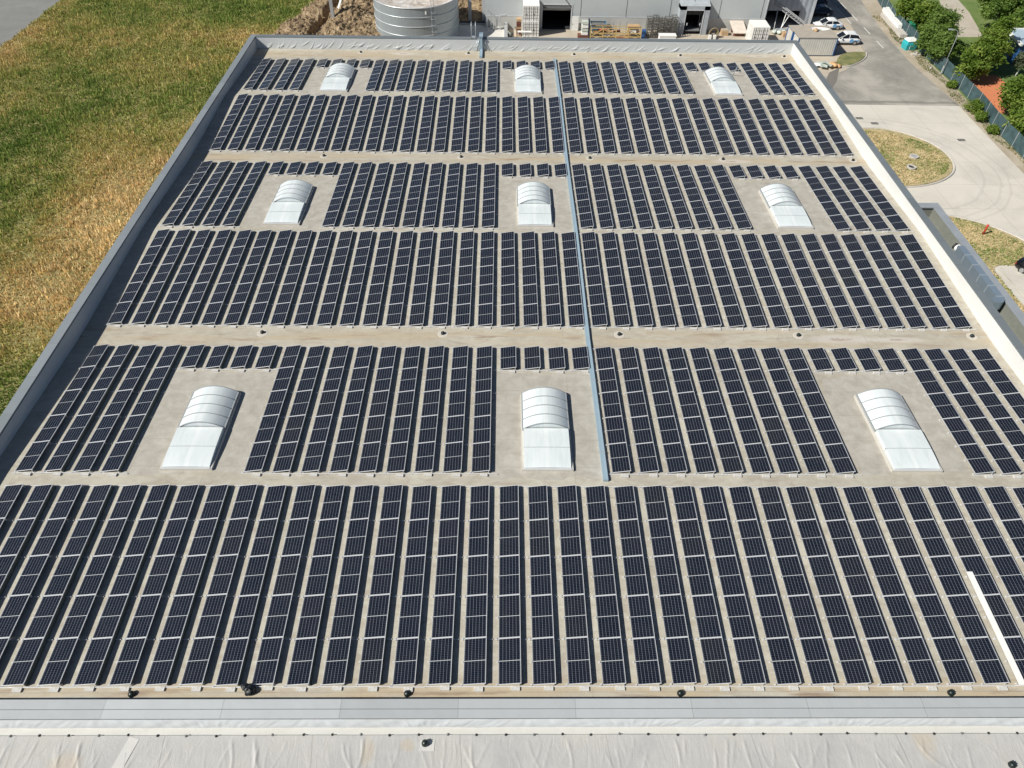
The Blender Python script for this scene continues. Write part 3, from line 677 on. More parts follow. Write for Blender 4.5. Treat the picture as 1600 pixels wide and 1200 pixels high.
# skylights
def skylight(cx, y, label):
    z0 = deck(y+1)
    t = thing('skylight', label, 'skylight', (cx, y, z0), 0, 'barrel skylights on the roof'); hw = 1.34
    t.rotation_euler = (-math.atan(SL), 0, 0)
    m = MB(); m.box(-hw-.1,-.02,-.2,hw+.1,6.02,.2); m.box(-hw-.22,-.14,-.2,hw+.22,6.14,.03); m.obj('curb', M['curb'], t)
    # barrel vault, far half
    def arc(u, yy, r=1.0, off=0): return (-hw+2*hw*u, yy, .31+off+.50*(1-abs(2*u-1)**2.1))
    m = MB(); N = 24
    m.grid(N+1, 13, lambda a, b: arc(a, 2.95+3.0*b)); 
    for yy in (2.95, 5.95):
        ring = [arc(i/N, yy) for i in range(N+1)]; m.add(ring, [tuple(range(N+1))])
    m.quad((-hw,2.95,.2),(-hw,5.95,.2),(-hw,5.95,.3),(-hw,2.95,.3)); m.quad((hw,2.95,.2),(hw,5.95,.2),(hw,5.95,.3),(hw,2.95,.3))
    m.quad((-hw,2.95,.2),(hw,2.95,.2),(hw,2.95,.3),(-hw,2.95,.3)); m.quad((-hw,5.95,.2),(hw,5.95,.2),(hw,5.95,.3),(-hw,5.95,.3))
    v = m.obj('vault', M['poly'], t, True)
    md = v.modifiers.new('e', 'EDGE_SPLIT'); md.split_angle = math.radians(35)
    for k in range(5):
        m = MB(); yy = 2.95+.75*k; m.tube([arc(i/N, yy, 1.0, .012) for i in range(N+1)], .032, 6); m.obj('vault_rib', M['polyrib'], v)
    m = MB(); m.box(hw-.02,2.93,.18,hw+.05,5.97,.33); m.box(-hw-.05,2.93,.18,-hw+.02,5.97,.33); m.obj('eaves_trim', M['polyrib'], t)
    # near half: two sheets curving down to the near edge
    def prof(s): return .20+.24*(1-(1-s)**2)**.55
    hv = hw-.03
    for (a0, a1) in ((.02, .495), (.505, 1.0)):
        m = MB(); NN = 14
        m.grid(9, NN, lambda a, b: (-hv+2*hv*a, .03+2.85*(a0+(a1-a0)*b), prof(a0+(a1-a0)*b)+.02*math.sin(math.pi*a)))
        for sx in (-hv, hv):
            vs = [(sx, .03+2.85*(a0+(a1-a0)*j/(NN-1)), prof(a0+(a1-a0)*j/(NN-1))) for j in range(NN)]
            m.add(vs+[(sx, vs[-1][1], .19), (sx, vs[0][1], .19)], [tuple(range(NN+2))])
        if a0 < .1: m.quad((-hv,.087,.19),(hv,.087,.19),(hv,.087,prof(.02)),(-hv,.087,prof(.02)))
        o = m.obj('cover_sheet', M['poly'], t, True); md = o.modifiers.new('e', 'EDGE_SPLIT'); md.split_angle = math.radians(40)
    m = MB(); m.box(-hv,1.41,prof(.5)-.05,hv,1.50,prof(.5)-.004); m.obj('sheet_joint', M['polyrib'], t)
    m = MB(); m.box(-hw,-.01,.2,hw,.05,.245); m.obj('edge_trim', M['alu'], t)
for y, w in ((11.72, 'nearest'), (35.9, 'middle'), (60.35, 'farthest')):
    for cx, s in ((9.3, 'left'), (29.4, 'centre'), (50.2, 'right')):
        skylight(cx, y, f'white arched skylight, {s} one in the {w} row of three skylights')

# cable tray along the roof
t = thing('cable_tray', 'long blue grey covered cable tray running down the middle of the roof', 'cable tray', (32.57, 11.0, deck(11)))
ys = [11.0+3.0*k for k in range(20)]+[70.0]
for a, b in zip(ys, ys[1:]):
    m = MB()
    for yy in (a+.004, b-.004): m.v += [(-.14, yy-11, deck(yy)-deck(11)+.02), (.14, yy-11, deck(yy)-deck(11)+.02), (.14, yy-11, deck(yy)-deck(11)+.20), (-.14, yy-11, deck(yy)-deck(11)+.20)]
    m.f += [(0,1,2,3),(7,6,5,4),(0,4,5,1),(1,5,6,2),(2,6,7,3),(3,7,4,0)]; m.obj('tray_lid', M['tray'], t)
for k in range(10):
    y = 13+6*k; bx('tray_bracket', M['galv'], t, -.16, y-11-.03, deck(y)-deck(11)+.17, .16, y-11+.03, deck(y)-deck(11)+.21)
# cable riser and roof ladder at the far parapet
t = thing('cable_riser', 'short blue grey cable duct climbing over the far parapet beside the roof ladder', 'cable duct', (24.25, 70.2, deck(70.2)))
bx('duct_run', M['tray'], t, -.17, 0, .03, .17, 2.0, .28); bx('duct_riser', M['tray'], t, -.15, 1.86, .28, .15, 2.10, 1.62)
bx('duct_head', M['tray'], t, -.22, 1.8, 1.6, .22, 2.9, 1.78)
for s in (-1, 1):
    for k in (0, 1):
        m = MB(); m.tube([(s*(.2+.12*k), 2.05, 1.4), (s*(.35+.25*k), 2.0, .7), (s*(.75+.25*k), 1.9, .15)], .035, 6); m.obj('conduit', M['galv'], t, True)
t = thing('roof_ladder', 'galvanised ladder with handrails rising over the far parapet', 'ladder', (23.4, 72.9, 1.26))
for s in (-.24, .24):
    m = MB(); m.tube([(s,.25,-6.0),(s,.25,1.3),(s,.1,1.6),(s,-.35,1.6),(s,-.5,1.3),(s,-.5,-.02)], .045, 6); m.obj('handrail', M['galv'], t, True)
for k in range(18):
    m = MB(); m.tube([(-.24,.25,-5.8+.3*k),(.24,.25,-5.8+.3*k)], .02, 6); m.obj('rung', M['galv'], t)
bx('step_plate', M['galv'], t, -.24, -.45, .02, .24, .2, .06)
# drains
def drain(x, y, z, label, group, s=1.0, flange=True):
    t = thing('roof_drain', label, 'roof drain', (x, y, z), 0, group)
    if flange:
        m = MB(); m.lathe([(.0,.012),(.34,.012),(.36,0)], 20); m.obj('flange', M['flange'], t)
    m = MB(); m.lathe([(.17*s,.0),(.17*s,.06*s),(.15*s,.16*s),(.10*s,.22*s),(.0,.24*s)], 14); d = m.obj('strainer', M['drain'], t, True)
    for k in range(8):
        a = k*math.pi/4; m = MB(); m.bar((.165*s*math.cos(a),.165*s*math.sin(a),.02),(.13*s*math.cos(a),.13*s*math.sin(a),.21*s),.02); m.obj('strainer_fin', M['drain'], d)
G5 = ['leftmost', 'second from left', 'middle', 'second from right', 'rightmost']
for x, q in zip((10.52, 22.67, 34.84, 47.02), ('leftmost', 'second from left', 'third from left', 'rightmost')):
    drain(x, -.36, ZD, f'black domed roof drain in front of the nearest panel block, {q}', 'roof drains along the near edge', .85, False)
for x, q in zip((10.63, 22.8, 34.78, 47.02, 58.96), G5): drain(x, 23.6, ZD, f'black roof drain in the nearer clear strip between panel blocks, {q}', 'roof drains in the nearer strip', .8)
for x, q in zip((10.54, 23.0, 34.76, 46.98, 58.97), G5): drain(x, 47.68, ZD, f'black roof drain in the farther clear strip between panel blocks, {q}', 'roof drains in the farther strip', .8)
for x, q in zip((10.55, 22.81, 34.9, 47.12, 59.1), G5): drain(x, 71.5, deck(71.5), f'black roof drain at the foot of the far parapet, {q}', 'roof drains by the far parapet', .8)
# loose things on the roof
t = thing('cable_cover', 'long white channel lying between two panel rows at the right of the nearest block', 'cover strip', (50.38, 0.0, 0.0))
m = MB()
for (x0, x1, z0, z1) in ((-.14,.14,.085,.10), (-.14,-.125,.05,.085)):
    m.add([(x0,-.05,z0-.01),(x1,-.05,z0-.01),(x1,5.5,z0+.2),(x0,5.5,z0+.2),(x0,-.05,z1-.01),(x1,-.05,z1-.01),(x1,5.5,z1+.2),(x0,5.5,z1+.2)], [(0,3,2,1),(4,5,6,7),(0,1,5,4),(1,2,6,5),(2,3,7,6),(3,0,4,7)])
m.obj('channel', M['white'], t)
def lump(mb, c, r, seed, n=10, sq=.7):
    rs = random.Random(seed); b = len(mb.v)
    for j in range(n+1):
        for i in range(2*n):
            a = 2*math.pi*i/(2*n); e = math.pi*(j/n-.5); k = 1+.22*math.sin(3*a+seed)*math.cos(2*e+seed)+rs.uniform(-.1,.1)
            mb.v.append((c[0]+r*k*math.cos(e)*math.cos(a), c[1]+r*k*math.cos(e)*math.sin(a), c[2]+r*sq*k*math.sin(e)))
    for j in range(n):
        for i in range(2*n): mb.f.append((b+j*2*n+i, b+j*2*n+(i+1)%(2*n), b+(j+1)*2*n+(i+1)%(2*n), b+(j+1)*2*n+i))
m = MB(); lump(m, (0,0,.17), .24, 4); lump(m, (-.25,.12,.22), .16, 9); tag(m.obj('bag', M['bag'], None, True, (15.7,-.22,ZD)), 'crumpled black bag dropped at the near end of a panel row', 'bag')
m = MB(); m.bar((0,0,0),(.12,-.6,1.15),.07); m.box(-.15,-.12,-.02,.15,.12,.06); tag(m.obj('vent_pole', M['galv'], None, False, (51.9,66.0,deck(66))), 'small leaning grey pole behind the farthest right skylight', 'pole')

# ------------------------------------------------------------------ near roof in front of the warehouse
def near_roof():
    b = thing('adjoining_building', 'nearer building whose wrinkled pale membrane roof meets the warehouse edge', 'building', (28, -10, G))
    fx = lambda o: setattr(o, 'location', (-28, 10, -G)) or o
    rs = np.random.RandomState(15)
    nx, ny = 1300, 46; xs = np.linspace(-3, 63, nx); ys = np.linspace(-2.19, -6.2, ny)
    X, Y = np.meshgrid(xs, ys); Z = np.full_like(X, .285)
    Z += .012*np.sin(X*.9+1)*np.sin(Y*1.3)
    x = -3.0
    while x < 63:
        x += rs.uniform(.18, .75); a, ph, sl = rs.uniform(.006,.036), rs.uniform(0, 6.28), rs.normal(0, .22)
        y0 = -2.25-rs.exponential(.25); ln = rs.uniform(.8, 4.2); cu = rs.normal(0, .16)
        xc = x+sl*(Y+2.2)+cu*(Y+2.2)**2+.06*np.sin(Y*2.6+ph); w = rs.uniform(.028, .055)
        env = np.clip((y0-Y)/.25, 0, 1)*np.clip((Y-(y0-ln))/.5, 0, 1)
        Z += a*env*np.exp(-((X-xc)/w)**2)
    V = np.stack([X, Y, Z], -1).reshape(-1, 3)
    idx = np.arange(nx*ny).reshape(ny, nx); Fq = np.stack([idx[:-1,:-1], idx[1:,:-1], idx[1:,1:], idx[:-1,1:]], -1).reshape(-1, 4)
    me = bpy.data.meshes.new('membrane_roof'); me.from_pydata(V.tolist(), [], Fq.tolist()); me.polygons.foreach_set('use_smooth', [True]*len(me.polygons)); me.materials.append(M['near'])
    fx(inst('membrane_roof', me, b))
    fx(bx('wall', M['wallgrey'], b, -3, -30, G-.1, 63, YN-.86, .2))
    # rest of the roof towards the back of the viewer
    m = MB(); m.quad((-3,-30,.28),(63,-30,.28),(63,-6.2,.28),(-3,-6.2,.28)); fx(m.obj('membrane_roof', M['near'], b))
    def up(a, c):
        x = -3+66*a; s = sum((.016/(1+.12*k))*math.sin(x*k+k*k+c*(3+k*.6)*math.sin(x*.7+k))*math.sin(c*math.pi) for k in (2.1, 3.7, 5.3, 9.1, 14.7, 21.3)); y = YN-.80-.17*c-s*.6-.03*math.sin(c*math.pi)
        return (x, y, .86-.56*c+.3*s)
    m = MB(); m.grid(1400, 12, up); fx(m.obj('upstand', M['upstand'], b, True))
    m = MB(); m.grid(500, 5, lambda a, c: (-3+66*a, YN-.96-.28*c-.012*math.sin(a*90), .312+.012*math.sin(a*140+c*3)-.008*c)); fx(m.obj('welded_lap', M['nearlap'], b, True))
    for k in range(40):
        x = 2.6+k*1.22+rs.uniform(-.05,.05)
        m = MB(); m.lathe([(.055,0),(.05,.03),(.02,.05),(0,.05)], 10, 0, 0); o = m.obj('fixing_washer', M['rubber'] if k % 3 else M['seam'], b); o.location = (x-28, -2.2+10+rs.uniform(-.03,.03), .30-G)
    for (px, py, w, h, rot) in ((23.75,-2.62,.62,.42,0),(11.2,-3.3,.45,2.1,.25)):
        m = MB(); m.box(-w/2,-h/2,0,w/2,h/2,.005); o = m.obj('membrane_patch', M['patch'], b); o.location = (px-28, py+10, .293-G); o.rotation_euler = (0,0,-rot)
near_roof()
drain(23.66, -2.55, .33, 'black roof drain in a white patch on the nearer pale roof', 'roof drains on the nearer roof', .85, False)
drain(48.05, -3.45, .31, 'black roof drain at the lower right on the nearer pale roof', 'roof drains on the nearer roof', .85, False)

# ------------------------------------------------------------------ low annex on the right with a duct
def annex():
    b = thing('annex', 'narrow low annex with grey capped parapet along the right side of the warehouse', 'building', (62.6, 20, G))
    fx = lambda o: setattr(o, 'location', (-62.6, -20, -G)) or o
    fx(bx('roof', M['annexroof'], b, XR+.5, -5, -2.3, 64.3, 41.4, -2.0))
    fx(bx('wall', M['wallgrey'], b, XR+.52, -5, G-.1, 64.75, 41.9, -2.3))
    p = fx(bx('parapet', M['annexroof'], b, 64.25, -5, -2.3, 64.75, 41.9, -1.06)); m = MB(); m.box(64.17,-5,-1.06,64.85,42.05,-.98); m.obj('parapet_cap', M['annexcap'], p)
    p = fx(bx('parapet', M['annexroof'], b, XR+.5, 41.4, -2.3, 64.25, 41.9, -1.07)); m = MB(); m.box(XR+.5,41.3,-1.07,64.16,42.05,-.985); m.obj('parapet_cap', M['annexcap'], p)
annex()
t = thing('air_duct', 'galvanised rectangular air duct lying along the low annex roof', 'duct', (63.62, 28, -2))
for k in range(5):
    bx('duct_section', M['duct'], t, -.06, .9+1.3*k, .5, .48, .9+1.3*(k+1)-.015, 1.2)
    bx('duct_flange', M['galv'], t, -.09, .9+1.3*k-.02, .47, .51, .9+1.3*k+.02, 1.23)
m = MB()
prev = []
for k in range(7):
    a = math.pi/2*k/6; prev.append((-.32+.0, .9))
pts_o = [(.48-(.54)*(1-math.cos(math.pi/2*k/6)), .9-.75*math.sin(math.pi/2*k/6)) for k in range(7)]
m.prism([(-.06,.88),(-.5,.7),(-.5,.2)]+list(reversed(pts_o)), .5, 1.2); m.obj('duct_elbow', M['duct'], t)
m = MB(); m.tube([(.2,7.38,.85),(.16,7.6,.85)], .3, 16); m.obj('duct_collar', M['white'], t)
m = MB(); m.tube([(.15,7.6,.85),(.05,7.85,.85)], .26, 16); m.obj('duct_mouth', M['rubber'], t)
for y in (1.5, 4, 6.6): bx('duct_stand', M['galv'], t, -.05, y, 0, .46, y+.06, .49)

# ------------------------------------------------------------------ hall across the yard
def hall():
    b = thing('factory_hall', 'big pale grey clad hall across the yard behind the warehouse', 'building', (45, 115, G))
    fx = lambda o: setattr(o, 'location', (-45, -115, -G)) or o
    Yw = 104.5; x0, x1 = 24.2, 67.1; zp = -7.1; zt = .3
    # cladding around the roller door and the dock door
    d0, d1, dz = 32.75, 37.15, -5.45; k0, k1, kz = 54.6, 57.0, -5.6
    m = MB()
    m.box(x0,Yw,zp,d0,Yw+.3,zt); m.box(d1,Yw,zp,k0,Yw+.3,zt); m.box(k1,Yw,zp,x1,Yw+.3,zt); m.box(d0,Yw,dz,d1,Yw+.3,zt); m.box(k0,Yw,kz,k1,Yw+.3,zt)
    fx(m.obj('wall', M['wallgrey'], b))
    m = MB(); m.box(x0,Yw-.03,G-.1,d0,Yw+.3,zp-.03); m.box(d1,Yw-.03,G-.1,k0,Yw+.3,zp-.03); m.box(k1,Yw-.03,G-.1,x1,Yw+.3,zp-.03); fx(m.obj('plinth', M['plinth'], b))
    m = MB(); m.box(x0,Yw-.05,zp-.05,d0-.1,Yw-.001,zp+.03); m.box(d1+.1,Yw-.05,zp-.05,k0,Yw-.001,zp+.03); m.box(k1,Yw-.05,zp-.05,x1,Yw-.001,zp+.03); fx(m.obj('drip_ledge', M['trimgrey'], b))
    for x in (38.6, 45.6, 52.3, 59.9, 66.4):
        fx(bx('cladding_joint', M['seam'], b, x-.05, Yw-.012, zp+.05, x+.05, Yw-.001, zt))
    fx(bx('corner_trim', M['trimgrey'], b, x1-.12, Yw-.04, G, x1+.03, Yw+.15, zt))
    fx(bx('wall', M['shadeside'], b, x1-.01, Yw+.15, G-.1, x1+.2, 108, zt))
    fx(bx('wall', M['wallgrey'], b, x0-.2, Yw, G-.1, x0-.001, 150, zt)); fx(bx('roof', M['wallgrey'], b, x0, Yw, zt, x1, 150, zt+.1))
    # roller door: frame, half lowered shutter, dark bay
    f = MB(); f.box(d0-.16,Yw-.06,G,d0,Yw-.002,dz+.12); f.box(d1,Yw-.06,G,d1+.16,Yw-.002,dz+.12); f.box(d0,Yw-.06,dz,d1,Yw-.002,dz+.12)
    d = fx(f.obj('roller_door', M['trimgrey'], b)); bx('door_shutter', M['shutter'], d, d0, Yw+.9, -6.5, d1, Yw+1.0, dz); bx('lintel', M['seam'], d, d0, Yw+.02, dz-.5, d1, Yw+.12, dz)
    m = MB(); m.box(d0-.3,Yw+.32,G-.1,d0-.2,Yw+9,-5); m.box(d1+.2,Yw+.32,G-.1,d1+.3,Yw+9,-5); m.box(d0-.3,Yw+9,G-.1,d1+.3,Yw+9.1,-5); m.box(d0-.3,Yw+.32,-5,d1+.3,Yw+9.1,-4.9); m.box(d0-.3,Yw-.0,G+.03,d1+.3,Yw+9,G+.05)
    fx(m.obj('loading_bay', M['dark'], b))
    # dock shelter: projecting hood with open door
    m = MB(); Yd = 102.9
    m.box(53.5,Yd,G,54.45,Yw-.05,-4.9); m.box(57.15,Yd,G,58.0,Yw-.05,-4.9); m.add([(53.5,Yd,-5.45),(58,Yd,-5.45),(58,Yw-.05,-5.45),(53.5,Yw-.05,-5.45),(53.5,Yd,-4.88),(58,Yd,-4.88),(58,Yw-.05,-4.5),(53.5,Yw-.05,-4.5)], [(0,3,2,1),(4,5,6,7),(0,1,5,4),(1,2,6,5),(2,3,7,6),(3,0,4,7)])
    d = fx(m.obj('dock_shelter', plain('grey_dock_panels', (.36, .39, .42), .6), b))
    m = MB(); m.box(54.4,Yd-.05,-5.5,57.2,Yd-.002,-5.42); m.box(54.38,Yd-.05,G,54.47,Yd-.002,-5.5); m.box(57.13,Yd-.05,G,57.22,Yd-.002,-5.5); m.obj('dock_frame', M['trimgrey'], d)
    m = MB(); m.box(54.46,Yd+.35,G,54.56,Yw,-5.45); m.box(57.04,Yd+.35,G,57.14,Yw,-5.45); m.box(54.46,Yd+.35,-6.2,57.14,Yd+.42,-5.47); m.obj('dock_seal', M['rubber'], d)
    m = MB(); m.box(k0-.3,Yw+4,G-.1,k1+.3,Yw+4.1,-5); m.box(k0-.3,Yw+.32,G-.1,k0-.2,Yw+4,-5); m.box(k1+.2,Yw+.32,G-.1,k1+.3,Yw+4,-5); m.box(k0-.3,Yw+.32,-5.0,k1+.3,Yw+4,-4.9); m.obj('dock_bay', M['dark'], d)
    bx('dock_leveller', M['seam'], d, 54.7, Yd+.1, G+.5, 57.0, Yw, G+.62)
    for x in (54.75, 56.75): bx('dock_lamp', M['lamp'], d, x, Yd-.1, -7.6, x+.12, Yd-.05, -7.25)
    # small spouts on the wall
    for x in (35.6, 55.3):
        m = MB(); m.bar((x,Yw-.02,-4.0),(x+.5,Yw-.5,-4.7),.2,.12); fx(m.obj('rain_spout', M['steel'], b))
    # set back wing with ribbed facade
    fx(bx('wing_wall', M['facade'], b, x1+.21, 107.9, -7.0, 75.35, 108.2, -.8))
    fx(bx('wing_wall', M['facade'], b, 73.6, 107.9, G-.1, 75.35, 108.2, -7.0))
    fx(bx('wing_corner', M['trimgrey'], b, 75.36, 107.84, G-.1, 75.75, 108.2, -.8))
    fx(bx('wing_wall', M['shadeside'], b, 75.4, 108.21, G-.1, 75.7, 150, -.8)); fx(bx('wing_roof', M['wallgrey'], b, x1+.21, 108.2, -.8, 75.7, 150, -.7))
    m = MB(); m.box(x1+.3,112,G-.1,73.6,112.1,-7); m.box(x1+.3,108.2,-6.98,73.6,112,-6.9); m.box(73.62,108.21,G-.1,73.7,112,-7); fx(m.obj('wing_bay', M['dark'], b))
hall()
# lattice boom leaning by the wing
t = thing('lattice_boom', 'sloping grey lattice boom with white props in front of the ribbed wing', 'conveyor', (71, 105.5, G))
A, B = Vector((-2.3,1.2,3.45)), Vector((2.3,-1.4,1.05))
off = [Vector((.15,.2,0)), Vector((-.15,-.2,0)), Vector((.15,.2,.45)), Vector((-.15,-.2,.45))]
for o in off: m = MB(); m.bar(A+o, B+o, .09); m.obj('boom_chord', M['steel'], t)
for k in range(12):
    a = A.lerp(B, k/12); b_ = A.lerp(B, (k+1)/12)
    m = MB(); m.bar(a+off[0], b_+off[2], .04); m.bar(a+off[1], b_+off[3], .04); m.bar(a+off[2], b_+off[3], .04); m.obj('boom_brace', M['steel'], t)
for k, (p, q) in enumerate((((-1.35,-1.3,.05),(.1,-.1,2.15)),((-1.1,-1.2,.05),(-.35,.1,2.5)),((-1.9,-.6,.05),(-1.6,.8,3.0)))):
    m = MB(); m.tube([p, q], .06, 8); m.obj('prop', M['white'] if k < 2 else M['steel'], t)
bx('base_frame', M['galv'], t, -1.9, -1.7, .02, .3, -1.0, .55); bx('base_crate', M['wood'], t, -1.2, -3.3, .02, .4, -2.2, .6)
for x, y in ((-2.2,-1.9), (-1.5,-2.1), (-.7,-1.9)):
    m = MB(); lump(m, (x,y,.35), .38, int(x*7)); m.obj('sand_bag', M['plastic'], t, True)

# ------------------------------------------------------------------ containers
def container(x, y, z, w, d, h, label, roofmat=None):
    t = thing('shipping_container', label, 'container', (x, y, z), 0, None)
    bx('body', M['contwhite'], t, 0, .06, 0, w, d, h-.06); bx('roof_sheet', roofmat or M['white'], t, -.01, .0, h-.06, w+.01, d+.01, h)
    for k in (0, 1):
        dm = MB(); dx0 = .06+k*(w/2-.05); dx1 = dx0+w/2-.08; dm.box(dx0, .02, .12, dx1, .06, h-.15); dr = dm.obj('door_leaf', M['contwhite'], t)
        for u in (.28, .72):
            xx = dx0+(dx1-dx0)*u; m = MB(); m.tube([(xx,-.02,.1),(xx,-.02,h-.1)], .025, 6); m.obj('lock_bar', M['seam'], dr)
        for zz in (.2,.4,.6,.8): bx('door_hinge', M['seam'], dr, dx0, .005, h*zz-.02, dx1, .0195, h*zz+.02)
        bx('door_handle', M['rubber'], dr, dx0+.3, -.05, h*.42, dx0+.42, -.02, h*.5)
    m = MB(); m.box(0,0,0,w,.06,.12); m.box(0,0,h-.15,w,.06,h-.06); m.box(0,0,.12,.06,.06,h-.15); m.box(w-.06,0,.12,w,.06,h-.15); m.obj('end_frame', M['white'], t)
container(29.75, 101.5, G, 2.4, 2.9, 2.18, 'white container at the bottom of the two stacked beside the black doorway')
container(29.72, 101.5, G+2.185, 2.42, 2.9, 2.18, 'white container on top of the two stacked beside the black doorway')
container(63.95, 98.95, G, 2.44, 3.05, 2.6, 'short white container standing alone at the right end of the yard')
def office(x, y, w, d, label):
    t = thing('site_office', label, 'site office', (x, y, G), math.radians(0.6)); h = 2.62
    bx('wall', mat_corrugated('cream_office_panels', (.62,.61,.57), .33, 0, .35) if 'cream_office_panels' not in bpy.data.materials else bpy.data.materials['cream_office_panels'], t, .08, .05, .12, w-.08, d-.05, h-.14)
    bx('roof', M['controof'], t, .0, .0, h-.04, w, d, h)
    m = MB(); m.box(0,0,h-.15,w,d,h-.041); m.obj('roof_frame', M['seam'], t)
    m = MB(); m.box(0,0,0,w,d,.12); m.obj('floor_frame', M['navy'], t)
    for (px, py) in ((0,0),(w-.14,0),(0,d-.14),(w-.14,d-.14)): bx('corner_post', M['blue'], t, px, py, .12, px+.14, py+.14, h-.15)
    bx('end_panel', M['blue'], t, w-.079, .15, .13, w-.02, d-.15, h-.16)
office(69.55, 95.0, 5.75, 2.42, 'cream walled site office with blue frame nearest the warehouse corner')
office(69.35, 97.46, 5.95, 2.42, 'site office with dusty roof behind the cream walled one')
m = MB(); m.grid(12, 6, lambda a, b: (-1.3+2.6*a, -.5+b+.15*math.sin(a*9), .05+.07*math.sin(a*7+b*4)+.05*math.sin(b*9))); 
tag(m.obj('plastic_sheet', M['white'], None, True, (73.6, 98.4, G+2.62)), 'crumpled white sheeting lying on the site office roofs', 'sheeting')
m = MB(); lump(m, (0,0,.16), .34, 3); tag(m.obj('timber_bundle', M['wood'], None, True, (72.7, 97.6, G+2.6)), 'small orange brown bundle on the site office roofs', 'bundle')
# debris beside the corner
t = thing('sheet_pile', 'heap of pale green plastic sheets on the ground by the warehouse corner', 'sheeting', (72.6, 91.3, G))
for k in range(6):
    m = MB(); a = k*1.1; m.grid(6, 5, lambda u, v: ((u-.5)*1.5, (v-.5)*1.0, .08+.1*k+.08*math.sin(u*6+k)*math.cos(v*5))); o = m.obj('sheet', M['plastic'] if k % 3 else M['white'], t, True); o.location = (.5*math.cos(a), .5*math.sin(a), 0); o.rotation_euler = (.12*math.sin(k), .1, a)
m = MB(); lump(m, (0,0,.3), .62, 5, 10, .55); lump(m, (.8,-.1,.2), .4, 6, 8, .6); lump(m, (.3,.4,.25), .45, 8, 8, .6)
tag(m.obj('tarpaulin', M['tarp'], None, True, (74.0, 91.2, G)), 'rumpled orange brown tarpaulin beside the small grass island', 'tarpaulin')

# ------------------------------------------------------------------ round tank
def tank():
    t = thing('water_tank', 'round galvanised steel tank with hoops, ladder and dusty white cover', 'tank', (13.85, 101.6, G))
    R, h = 6.2, 5.8; n = 96
    m = MB(); m.lathe([(R,0),(R,h),(R-.08,h),(R-.08,h-1.2)], n); s = m.obj('shell', M['tank'], t, True); md = s.modifiers.new('e','EDGE_SPLIT'); md.split_angle = math.radians(40)
    rs = random.Random(2)
    m = MB(); N = 60
    def fn(a, b):
        r = (R-.1)*b; an = 2*math.pi*a; z = h-.25-.5*(1-b*b)+.08*math.sin(an*5+b*9)*b*(1-b)*4*.6+.05*math.sin(an*11-b*7)*b*(1-b)*3
        return (r*math.cos(an), r*math.sin(an), z)
    m.grid(N+1, 16, fn); m.obj('cover', M['liner'], t, True)
    for z in (h, h-1.25, h-2.52, h-3.75, h-5.0):
        m = MB(); m.tube([((R+.03)*math.cos(2*math.pi*k/n), (R+.03)*math.sin(2*math.pi*k/n), z) for k in range(n+1)], .045 if z < h else .07, 6, False); m.obj('hoop', M['tankring'], s)
    # caged ladder on the side facing the warehouse
    la = math.radians(-63); ex, ey = math.cos(la), math.sin(la); tx, ty = -ey, ex
    L1 = MB()
    for sgn in (-.22, .22): L1.tube([(ex*(R+.18)+tx*sgn, ey*(R+.18)+ty*sgn, .2), (ex*(R+.18)+tx*sgn, ey*(R+.18)+ty*sgn, h+1.0)], .03, 6)
    for k in range(20): L1.tube([(ex*(R+.18)-tx*.22, ey*(R+.18)-ty*.22, .4+.3*k), (ex*(R+.18)+tx*.22, ey*(R+.18)+ty*.22, .4+.3*k)], .018, 5)
    l = L1.obj('ladder', M['galv'], t)
    for k in range(6):
        m = MB(); z = 1.8+.85*k; m.tube([(ex*(R+.18+.55*math.sin(math.pi*i/8))+tx*.32*math.cos(math.pi*i/8), ey*(R+.18+.55*math.sin(math.pi*i/8))+ty*.32*math.cos(math.pi*i/8), z) for i in range(9)], .025, 5); m.obj('cage_hoop', M['galv'], l)
    a = math.radians(-72); bx('name_plate', M['white'], t, (R+.01)*math.cos(a)-.1, (R+.01)*math.sin(a)-.03, h-.85, (R+.01)*math.cos(a)+.1, (R+.01)*math.sin(a)+.02, h-.4)
    for aa, z in ((-56, h-1.35), (-58, h-3.2)):
        a = math.radians(aa); bx('pipe_stub', M['galv'], t, (R+.1)*math.cos(a)-.1, (R+.1)*math.sin(a)-.15, z, (R+.1)*math.cos(a)+.1, (R+.1)*math.sin(a)+.1, z+.2)
tank()
# pale slab with low walls beside the tank
t = thing('low_wall', 'low dark topped wall closing off the pale slab right of the round tank', 'wall', (20.0, 105.2, G))
bx('wall_face', M['plinth'], t, 0, 0, 0, 7.2, .3, .62); bx('wall_coping', M['slate'], t, -.03, -.06, .621, 7.25, .36, .75)
t = thing('side_wall', 'low pale grey wall along the right side of the slab beside the round tank', 'wall', (26.95, 97.0, G))
bx('wall_face', M['plinth'], t, 0, 0, 0, .4, 8.1, .9); bx('wall_coping', M['steel'], t, -.05, -.05, .901, .46, 8.1, .98)
# steel columns
def column(x, y, h, label, brace=None):
    t = thing('steel_column', label, 'column', (x, y, G), 0, 'bare steel columns')
    m = MB(); m.box(-.25,-.22,0,.25,-.17,h); m.box(-.25,.17,0,.25,.22,h); m.box(-.14,-.17,0,.14,.17,h); m.obj('shaft', M['steel'], t); bx('base_plate', M['steel'], t, -.4, -.4, -.1, .4, .4, .04)
    if brace: m = MB(); m.bar(brace[0], brace[1], .3); m.obj('brace', M['white'], t)
column(.85, 103.5, 7.2, 'grey steel column with a white diagonal brace in the dug earth left of the tank', ((.15,.1,1.2),(1.3,6.5,4.4)))
column(1.3, 111.9, 7.0, 'grey steel column farther back in the dug earth left of the tank')
column(21.6, 105.7, 7.5, 'tall grey steel column right of the tank behind the low store')
column(23.7, 106.2, 7.6, 'grey steel column against the left corner of the hall')
t = thing('steel_frame', 'cluster of grey steel posts and channels beside the hall corner', 'steel frame', (25.1, 103.0, G))
